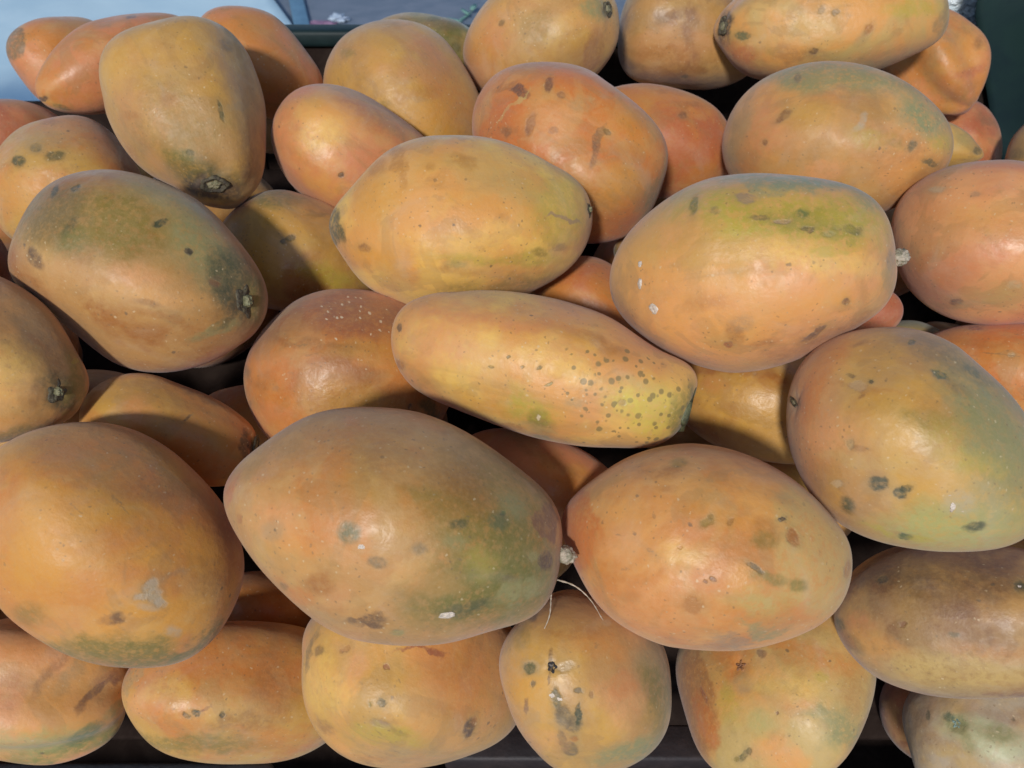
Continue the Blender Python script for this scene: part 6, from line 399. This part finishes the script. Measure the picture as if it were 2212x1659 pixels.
def body_mesh(i, f, nr=110, nc=120):
    rs = np.random.default_rng(100 + i)
    ang = np.linspace(0.004, math.pi - 0.004, nr)
    t = -np.cos(ang)
    th = np.linspace(0, 2 * math.pi, nc, endpoint=False)
    r0 = profile(t, f) * f['R']
    T, H = np.meshgrid(t, th, indexing='ij')
    lob = 2.2 * f['lobe'] * (np.cos(5 * (H + 0.18 * np.sin(2 * T + f['ph'])) + f['ph']) + 0.35 * np.cos(2 * H + 2 * f['ph'])) * (0.45 + 0.75 * np.clip(T * 0.5 + 0.5, 0, 1))
    und = sum(rs.uniform(0.002, 0.0065) * np.cos(rs.integers(1, 5) * H + rs.uniform(0, 6.3) + rs.uniform(1.5, 5.5) * T) for _ in range(5))
    rr = r0[:, None] * (1 + lob + und)
    V = np.stack([rr * np.cos(H), rr * np.sin(H), T * f['L'] * 0.5], -1)
    # outward normals of the plain body, for pushing the outline out or in
    dt = np.gradient(V, axis=0)
    dh = np.roll(V, -1, 1) - np.roll(V, 1, 1)
    n = np.cross(dh, dt)
    n /= np.linalg.norm(n, axis=-1, keepdims=True) + 1e-12
    for x, y, z, a in f['bumps']:
        d2 = ((V - np.array([x, y, z])) ** 2).sum(-1)
        V = V + n * (a * np.exp(-d2 / (2 * f['sg'] ** 2)))[..., None]
    # dents and the hollow round stem or blossom scar
    if f['stem'] and f['stem'][0] in ('scar', 'star', 'blossom', 'nub'):
        p = np.array(f['stem'][1:4]); r = max(f['stem'][10], f['stem'][11])
        d = np.linalg.norm(V - p, axis=-1)
        dep = {'scar': 0.30, 'star': 0.45, 'blossom': 0.5, 'nub': 0.28}[f['stem'][0]] * r
        dv = V - p
        e = np.array(f['stem'][7:10]); nn = np.array(f['stem'][4:7]); e2 = np.cross(nn, e)
        a5 = np.arctan2(dv @ e2, dv @ e)
        groove = 1 + 0.5 * np.cos(5 * a5 + 0.6)
        V = V - n * (dep * np.exp(-(d / (1.3 * r)) ** 2) + 0.10 * r * groove * np.exp(-(d / (3.2 * r)) ** 2))[..., None]
    for _ in range(9):
        a, b = rs.integers(8, nr - 8), rs.integers(0, nc)
        s = rs.uniform(0.006, 0.014)
        d2 = ((V - V[a, b]) ** 2).sum(-1)
        V = V - n * (rs.uniform(-0.0006, 0.0016) * np.exp(-d2 / (2 * s * s)))[..., None]
    return mesh_grid('papaya', V)

# ---------------------------------------------------------------- small parts of a papaya
def simple_mat(name, c0, c1, scale, rough, bump=0.4, spec=0.4, sss=0.0, bd=0.002):
    N = NT(name)
    co = N.obj()
    n = N.noise(co, scale, 5.0, 0.65, 0.5)
    N.put(N.b.inputs['Base Color'], N.mix(N.rng(n, 0.35, 0.65), rgba(c0), rgba(c1)))
    N.b.inputs['Roughness'].default_value = rough
    N.b.inputs['Specular IOR Level'].default_value = spec
    if sss:
        N.b.inputs['Subsurface Weight'].default_value = sss
        N.b.inputs['Subsurface Radius'].default_value = (0.004, 0.003, 0.002)
    N.put(N.b.inputs['Normal'], N.bump(N.noise(co, scale * 2.5, 4.0, 0.6), bump, bd))
    return N.m

SAP = simple_mat('dried_latex', (0.66, 0.55, 0.45), (0.42, 0.34, 0.26), 220, 0.28, 0.5, 0.5, 0.2)
SCAR = simple_mat('stem_scar_bark', (0.055, 0.042, 0.03), (0.14, 0.12, 0.07), 260, 0.6, 0.7)
SCAR_C = simple_mat('stem_scar_heart', (0.16, 0.15, 0.075), (0.30, 0.26, 0.16), 300, 0.55, 0.7)
NUB = simple_mat('stem_stub', (0.27, 0.25, 0.14), (0.12, 0.115, 0.06), 200, 0.55, 0.8)
BULB = simple_mat('pale_stem_knob', (0.46, 0.38, 0.29), (0.22, 0.20, 0.13), 200, 0.5, 0.8)
CUT = simple_mat('cut_stem_end', (0.13, 0.14, 0.07), (0.05, 0.055, 0.035), 130, 0.5, 0.8)
STAR_O = simple_mat('star_scar', (0.40, 0.18, 0.06), (0.20, 0.09, 0.05), 260, 0.5, 0.6)
STAR_G = simple_mat('green_star_scar', (0.07, 0.13, 0.12), (0.26, 0.34, 0.28), 260, 0.45, 0.6)
HOLE = simple_mat('blossom_hole', (0.012, 0.010, 0.010), (0.03, 0.022, 0.018), 260, 0.7, 0.4)

def frame_of(d):
    n = Vector(d[3:6]).normalized(); e = Vector(d[6:9]).normalized()
    m = Matrix((e, n.cross(e), n)).transposed().to_4x4()
    m.translation = Vector(d[0:3])
    return m

def lump(name, rx, ry, rz, seed, rough=0.22, freq=2.2):
    bm = bmesh.new()
    bmesh.ops.create_icosphere(bm, subdivisions=4, radius=1.0)
    for v in bm.verts:
        k = 1 + rough * mnoise.fractal(v.co * freq + Vector((seed * 3.1, seed, 0)), 1.0, 2.0, 3)
        v.co = Vector((v.co.x * k * rx, v.co.y * k * ry, v.co.z * k * rz))
    me = bpy.data.meshes.new(name)
    bm.to_mesh(me); bm.free()
    me.polygons.foreach_set('use_smooth', [True] * len(me.polygons))
    return me

def radial(name, prof, rx, ry, five=0.0, seed=0, nc=40):
    """prof: list of (radius 0..1, height in units of rx)"""
    th = np.linspace(0, 2 * math.pi, nc, endpoint=False)
    rs = np.random.default_rng(seed)
    wob = 1 + 0.06 * np.cos(3 * th + rs.uniform(0, 6)) + 0.05 * np.cos(7 * th + rs.uniform(0, 6))
    rows = []
    for r, h in prof:
        k = r * wob * (1 + five * np.cos(5 * th) * r)
        rows.append(np.stack([k * rx * np.cos(th), k * ry * np.sin(th), np.full(nc, h * rx) * (1 + 0.18 * np.cos(4 * th + seed))], -1))
    return mesh_grid(name, np.array(rows))

def stem_part(root, f, i):
    ty = f['stem'][0]; d = f['stem'][1:]; rx, ry = d[9], d[10]
    M4 = frame_of(d)
    def place(name, me, mat, parent=root, mtx=M4):
        o = link(name, me, mat, parent); o.matrix_local = mtx; return o
    if ty == 'scar':
        s = place('stem_scar', radial('stem_scar', [(1.05, -0.45), (1.0, -0.20), (0.84, -0.06), (0.70, -0.16), (0.50, -0.30), (0.2, -0.3)], rx, ry, 0.05, i), SCAR)
        place('stem_stub', radial('stem_stub', [(0.52, -0.5), (0.46, -0.16), (0.34, -0.08), (0.12, -0.12)], rx, ry, 0.10, i + 5), SCAR_C, s, Matrix())
    elif ty == 'nub':
        r = rx
        s = place('stem_scar', radial('stem_scar', [(1.7, -0.75), (1.5, -0.42), (1.15, -0.30), (0.8, -0.34), (0.3, -0.35)], rx, ry, 0.07, i), SCAR)
        place('stem_stub', radial('stem_stub', [(0.62, -0.5), (0.55, 0.15), (0.50, 0.36), (0.34, 0.42), (0.1, 0.36)], rx, ry, 0.05, i + 5), NUB, s, Matrix())
    elif ty == 'bulb':
        o = place('stem', lump('stem', ry * 0.8, ry * 0.8, rx * 1.5, i, 0.22), BULB)
    elif ty == 'cut':
        place('stem_scar', radial('stem_scar', [(1.0, -0.5), (1.06, -0.15), (0.98, 0.06), (0.80, 0.0), (0.6, -0.10), (0.3, -0.06), (0.1, 0.0)], ry, ry, 0.05, i), CUT)
    elif ty == 'star':
        mt = STAR_O if 'orange' in f['label'] else STAR_G
        th = np.linspace(0, 2 * math.pi, 60, endpoint=False)
        k = 0.35 + 0.65 * np.abs(np.cos(2.5 * th)) ** 1.6
        rows = [np.stack([q * k * rx * np.cos(th), q * k * ry * np.sin(th), np.full(60, z * rx)], -1) for q, z in ((1.25, -0.55), (1.15, -0.36), (0.8, -0.28), (0.4, -0.36), (0.12, -0.46))]
        place('stem_scar', mesh_grid('stem_scar', np.array(rows)), mt)
    elif ty == 'blossom':
        place('blossom_scar', radial('blossom_scar', [(1.3, -0.7), (1.2, -0.42), (0.95, -0.36), (0.6, -0.6), (0.2, -0.9)], rx, ry, 0.16, i), HOLE)

# ---------------------------------------------------------------- the heap
for i, f in enumerate(FRUIT):
    o = link('papaya', body_mesh(i, f), skin(i, f))
    o.location = f['loc']
    o.rotation_mode = 'QUATERNION'
    o.rotation_quaternion = f['q']
    tag(o, f['label'], 'papaya', 'papayas heaped in the bin')
    if f['stem']:
        stem_part(o, f, i)
    for k, s in enumerate(f['sap']):
        rx, ry = s[9], s[10]
        q = link('dried_latex', lump('dried_latex', rx, ry, 0.42 * min(rx, ry), i * 7 + k, 0.34, 1.1), SAP, o)
        q.matrix_local = frame_of(s) @ Matrix.Translation((0, 0, -0.15 * min(rx, ry)))

# papayas of the lower layer, packed under the ones on top and at the sides of the heap
PROTO = []
for k, (c0, c1) in enumerate(FILL_COLS):
    f = dict(m=-0.1, pa=2.0, pb=2.3, qa=2, qb=2, R=0.055, L=0.155, lobe=0.014, ph=k * 1.3, c0=c0, c1=c1, rough=0.42, bumps=[], sg=0.02, marks=[], stem=None, fre=None)
    me = body_mesh(70 + k, f, 60, 64)
    me.materials.append(skin(70 + k, f))
    PROTO.append(me)
for k, (loc, q, L, R) in enumerate(FILL):
    o = link('papaya', PROTO[k % len(PROTO)], None)
    o.location = loc
    o.rotation_mode = 'QUATERNION'
    o.rotation_quaternion = q
    o.scale = (R / 0.055, R / 0.055, L / 0.155)
    tag(o, FILL_LABEL.get(k, 'plain orange papaya buried out of sight under the top layer of the heap'), 'papaya', 'papayas buried under the top layer')

# ---------------------------------------------------------------- bin, ground, things behind
def plain(name, c0, c1, scale, rough, bump=0.2, spec=0.4, bd=0.003):
    return simple_mat(name, c0, c1, scale, rough, bump, spec, 0.0, bd)
PLASTIC = plain('dark_green_plastic', (0.006, 0.017, 0.019), (0.010, 0.024, 0.025), 18, 0.55, 0.08, 0.3)
BLACKP = plain('black_plastic', (0.020, 0.013, 0.011), (0.032, 0.022, 0.018), 30, 0.9, 0.15, 0.04)
SLATM = plain('mauve_grey_slat', (0.034, 0.024, 0.024), (0.02, 0.015, 0.016), 40, 0.6, 0.3)
RAILM = plain('dark_blue_grey_rail', (0.03, 0.034, 0.042), (0.02, 0.022, 0.03), 60, 0.55, 0.3)

bin_ = bpy.data.objects.new('display_bin', None); C.objects.link(bin_)
bin_.location = (0.05, 0.6, 0.66)
tag(bin_, 'dark green and black slatted bin that holds the papaya heap', 'bin')
def bin_part(name, me, mat, loc, rot=(0, 0, 0)):
    o = link(name, me, mat, bin_)
    o.location = Vector(loc) - bin_.location; o.rotation_euler = rot
    return o
bin_part('back_panel', box_mesh('back_panel', 1.20, 0.02, 0.40, 0.004), BLACKP, (0.24, 1.125, 0.815))
bin_part('rim', box_mesh('rim', 1.22, 0.034, 0.022, 0.006, 3), PLASTIC, (0.24, 1.123, 1.016))
bin_part('back_panel', box_mesh('back_panel', 0.5, 0.02, 0.31, 0.004), BLACKP, (-0.612, 1.125, 0.77))
for sx in (-0.66, 0.74):
    bin_part('side_panel', box_mesh('side_panel', 0.02, 0.56, 0.42, 0.004), BLACKP, (sx, 0.50, 0.77))  # unseen side, raised to keep sun and sky from under the heap
    bin_part('side_panel', box_mesh('side_panel', 0.02, 0.34, 0.24, 0.004), BLACKP, (sx * 1.30, 0.95, 0.74))
ang = math.atan2(0.22, 0.74)
bin_part('floor_board', box_mesh('floor_board', 1.66, 0.78, 0.012, 0.003), BLACKP, (-0.01, 0.74, 0.715), (ang, 0, 0))
bin_part('slat', box_mesh('slat', 0.26, 0.030, 0.018, 0.003), SLATM, (0.075, 0.316, 0.694))
bin_part('slat', box_mesh('slat', 0.60, 0.022, 0.012, 0.003), BLACKP, (0.50, 0.300, 0.610))
bin_part('front_rail', box_mesh('front_rail', 0.70, 0.022, 0.05, 0.005, 3), RAILM, (-0.53, 0.272, 0.716))
bin_part('front_rail', box_mesh('front_rail', 1.7, 0.022, 0.05, 0.004), BLACKP, (0, 0.245, 0.620))
bin_part('base_board', box_mesh('base_board', 1.7, 0.5, 0.012, 0.003), BLACKP, (0, 0.42, 0.56))

# ground
PAVE = plain('blue_grey_paving', (0.13, 0.165, 0.21), (0.17, 0.20, 0.245), 6, 0.75, 0.3)
gx = np.linspace(-60, 60, 3); gy = np.linspace(-40, 200, 3)
GY, GX = np.meshgrid(gy, gx, indexing='ij')
tag(link('pavement', mesh_grid('pavement', np.stack([GX, GY, 0 * GX], -1), wrap=False, caps=False), PAVE), kind='structure')

# pale blue sheet on the ground behind the stall: a thick slab with soft folds, its right edge running slantwise
SHEET = plain('pale_blue_sheet', (0.54, 0.69, 0.73), (0.46, 0.62, 0.68), 1.6, 0.45, 0.15, 0.4, 0.02)
def sheet_mesh():
    nu, nv = 90, 90
    top = []
    for a in range(nv):
        y = 1.7 + (9.0 - 1.7) * a / (nv - 1)
        xr = -1.396 - 0.4392 * (y - 5.041)
        row = []
        for b in range(nu):
            x = -7.0 + (xr + 7.0) * b / (nu - 1)
            h = 0.05 + 0.016 * mnoise.fractal(Vector((x * 1.3 + y * 0.7, y * 0.55, 3.0)), 1.0, 2.0, 3) + 0.006 * math.sin(2.2 * x + 3.1 * y)
            row.append((x, y, max(h, 0.02)))
        row.append((xr + 0.012, y, 0.03)); row.append((xr + 0.014, y, 0.004))
        top.append(row)
    return mesh_grid('plastic_sheet', np.array(top), wrap=False, caps=False)
o = link('plastic_sheet', sheet_mesh(), SHEET)
so = o.modifiers.new('thickness', 'SOLIDIFY'); so.thickness = 0.004
tag(o, 'pale blue sheet spread on the ground behind the heap at the top left', 'plastic sheet')
STRIP = plain('pale_strip', (0.12, 0.24, 0.34), (0.09, 0.19, 0.28), 8, 0.6, 0.2)
o = link('edging_strip', box_mesh('edging_strip', 0.085, 3.2, 0.03, 0.006), STRIP)
o.location = (-1.235, 4.95, 0.015); o.rotation_euler = (0, 0, math.atan2(0.16, 0.60))
tag(o, 'narrow pale strip lying along the right edge of the blue sheet', 'edging strip')

# litter on the paving
TWIG = plain('green_twig', (0.14, 0.30, 0.24), (0.22, 0.38, 0.30), 90, 0.6)
def tube(name, pts, radii, nseg=8):
    P = [Vector(p) for p in pts]
    rows = []
    for k, p in enumerate(P):
        d = (P[min(k + 1, len(P) - 1)] - P[max(k - 1, 0)]).normalized()
        u = d.cross(Vector((0.3, 0.2, 1))).normalized(); v = d.cross(u)
        rows.append([tuple(p + (u * math.cos(q) + v * math.sin(q)) * radii[k]) for q in np.linspace(0, 2 * math.pi, nseg, endpoint=False)])
    return mesh_grid(name, np.array(rows))
tw = bpy.data.objects.new('leafy_twig', None); C.objects.link(tw); tw.location = (-0.30, 4.72, 0.0)
tag(tw, 'small green twig lying on the blue grey ground at the top centre', 'twig')
link('stalk', tube('stalk', [(-0.06, -0.10, 0.008), (0.0, 0.02, 0.016), (0.05, 0.16, 0.012), (0.08, 0.26, 0.02)], [0.007, 0.007, 0.006, 0.003]), TWIG, tw)
for k, (x, y, r) in enumerate(((0.03, 0.16, 0.5), (0.075, 0.25, -0.2), (-0.02, 0.0, 1.2))):
    th = np.linspace(0, 2 * math.pi, 20, endpoint=False)
    rows = [np.stack([q * 0.017 * np.cos(th), q * 0.05 * np.sin(th), 0.018 + 0.010 * q * q + 0.0 * th], -1) for q in (1.0, 0.6, 0.2)]
    l = link('leaf', mesh_grid('leaf', np.array(rows)), TWIG, tw); l.location = (x, y, 0.004); l.rotation_euler = (0.1, 0.1, r)
SCRAP = plain('pinkish_scrap', (0.20, 0.10, 0.17), (0.30, 0.18, 0.26), 30, 0.6)
o = link('paper_scrap', lump('paper_scrap', 0.085, 0.05, 0.012, 5, 0.6, 2.0), SCRAP)
o.location = (-1.06, 4.70, 0.012)
tag(o, 'dull pink scrap lying on the blue grey ground near the pale strip', 'scrap')
SCRAP2 = plain('pale_scrap', (0.40, 0.48, 0.56), (0.30, 0.36, 0.46), 30, 0.6)
o = link('paper_scrap', lump('paper_scrap', 0.05, 0.045, 0.02, 9, 0.6, 2.0), SCRAP2)
o.location = (-0.98, 4.80, 0.015)
tag(o, 'pale crumpled scrap on the ground just right of the dull pink one', 'scrap')

# crinkled pale plastic bag behind the bin
BAG = plain('crinkled_bag', (0.78, 0.85, 0.88), (0.60, 0.72, 0.78), 26, 0.2, 0.9, 0.6, 0.012)
bm = bmesh.new()
bmesh.ops.create_icosphere(bm, subdivisions=5, radius=1.0)
for v in bm.verts:
    q = v.co * 3.2
    k = 1 + 0.16 * abs(mnoise.noise(q)) + 0.10 * abs(mnoise.noise(q * 2.3)) + 0.05 * abs(mnoise.noise(q * 5.1))
    v.co = Vector((v.co.x * k * 0.072, v.co.y * k * 0.05, v.co.z * k * 0.075))
me = bpy.data.meshes.new('plastic_bag'); bm.to_mesh(me); bm.free()
o = link('plastic_bag', me, BAG); o.location = (0.640, 1.225, 1.07)
tag(o, 'crinkled pale blue plastic bag behind the bin at the top right', 'plastic bag')

# dark green sheet hanging at the right
TARP = plain('dark_green_cloth', (0.008, 0.022, 0.026), (0.012, 0.032, 0.030), 10, 0.6, 0.1, 0.25)
rows = []
for a in range(40):
    z = 1.34 - 0.60 * a / 39
    xl = 0.592 + max(0.0, 1.056 - z) * 0.545
    rows.append([(xl + (1.35 - xl) * b / 69, 1.085 + 0.016 * math.sin(26 * (b / 69) ** 1.2 * 1.1 + 1.3 * z) + 0.006 * mnoise.noise(Vector((b * 0.2, z * 6, 0))), z) for b in range(70)])
o = link('hanging_sheet', mesh_grid('hanging_sheet', np.array(rows), wrap=False, caps=False), TARP)
so = o.modifiers.new('thickness', 'SOLIDIFY'); so.thickness = 0.003
tag(o, 'dark green sheet hanging behind the heap at the right edge', 'hanging sheet')

# two dry fibres caught between the front papayas
FIB = plain('dry_fibre', (0.50, 0.42, 0.33), (0.36, 0.30, 0.22), 200, 0.5)
def spline(P, n=18):
    P = [Vector(p) for p in P]; P = [P[0] * 2 - P[1]] + P + [P[-1] * 2 - P[-2]]
    out = []
    for k in range(1, len(P) - 2):
        for s in range(n):
            t = s / n
            a, b, c, d = P[k - 1:k + 3]
            out.append(0.5 * ((2 * b) + (c - a) * t + (2 * a - 5 * b + 4 * c - d) * t * t + (3 * b - a - 3 * c + d) * t ** 3))
    out.append(P[-2]); return out
for pts, lab in (([(0.0267, 0.3174, 0.9193), (0.0398, 0.3115, 0.92), (0.0496, 0.3028, 0.9174), (0.0567, 0.2885, 0.916)], 'longer curved pale dry fibre in the gap above the end on papaya'),
                 ([(0.0245, 0.3010, 0.9280), (0.0242, 0.2968, 0.9259), (0.0231, 0.2875, 0.9225), (0.0193, 0.2839, 0.9105)], 'short pale dry fibre hanging by the right end of the largest front papaya')):
    q = spline(pts)
    o = link('dry_fibre', tube('dry_fibre', q, [0.00065 - 0.00040 * k / len(q) + 0.00012 * math.sin(k * 0.9) for k in range(len(q))], 6), FIB)
    tag(o, lab, 'fibre', 'dry fibres between the papayas')

# unseen canopy added over the stall to cut overhead sky, open front and back
SKY_BLOCK = plain('unseen_canopy_canvas', (0.030, 0.045, 0.055), (0.045, 0.06, 0.07), 4, 0.8, 0.1, 0.2)
rows = []
for a in range(24):
    y = -0.05 + 0.85 * a / 23
    rows.append([(-3.2 + 6.4 * b / 39, y, 2.02 - 0.05 * math.sin(math.pi * a / 23) + 0.03 * math.cos(b * 0.62)) for b in range(40)])
o = link('unseen_canopy', mesh_grid('unseen_canopy', np.array(rows), wrap=False, caps=False), SKY_BLOCK)
so = o.modifiers.new('thickness', 'SOLIDIFY'); so.thickness = 0.003
tag(o, 'unseen dark canvas canopy added over the papaya stall to block overhead sky', 'unseen_canopy')
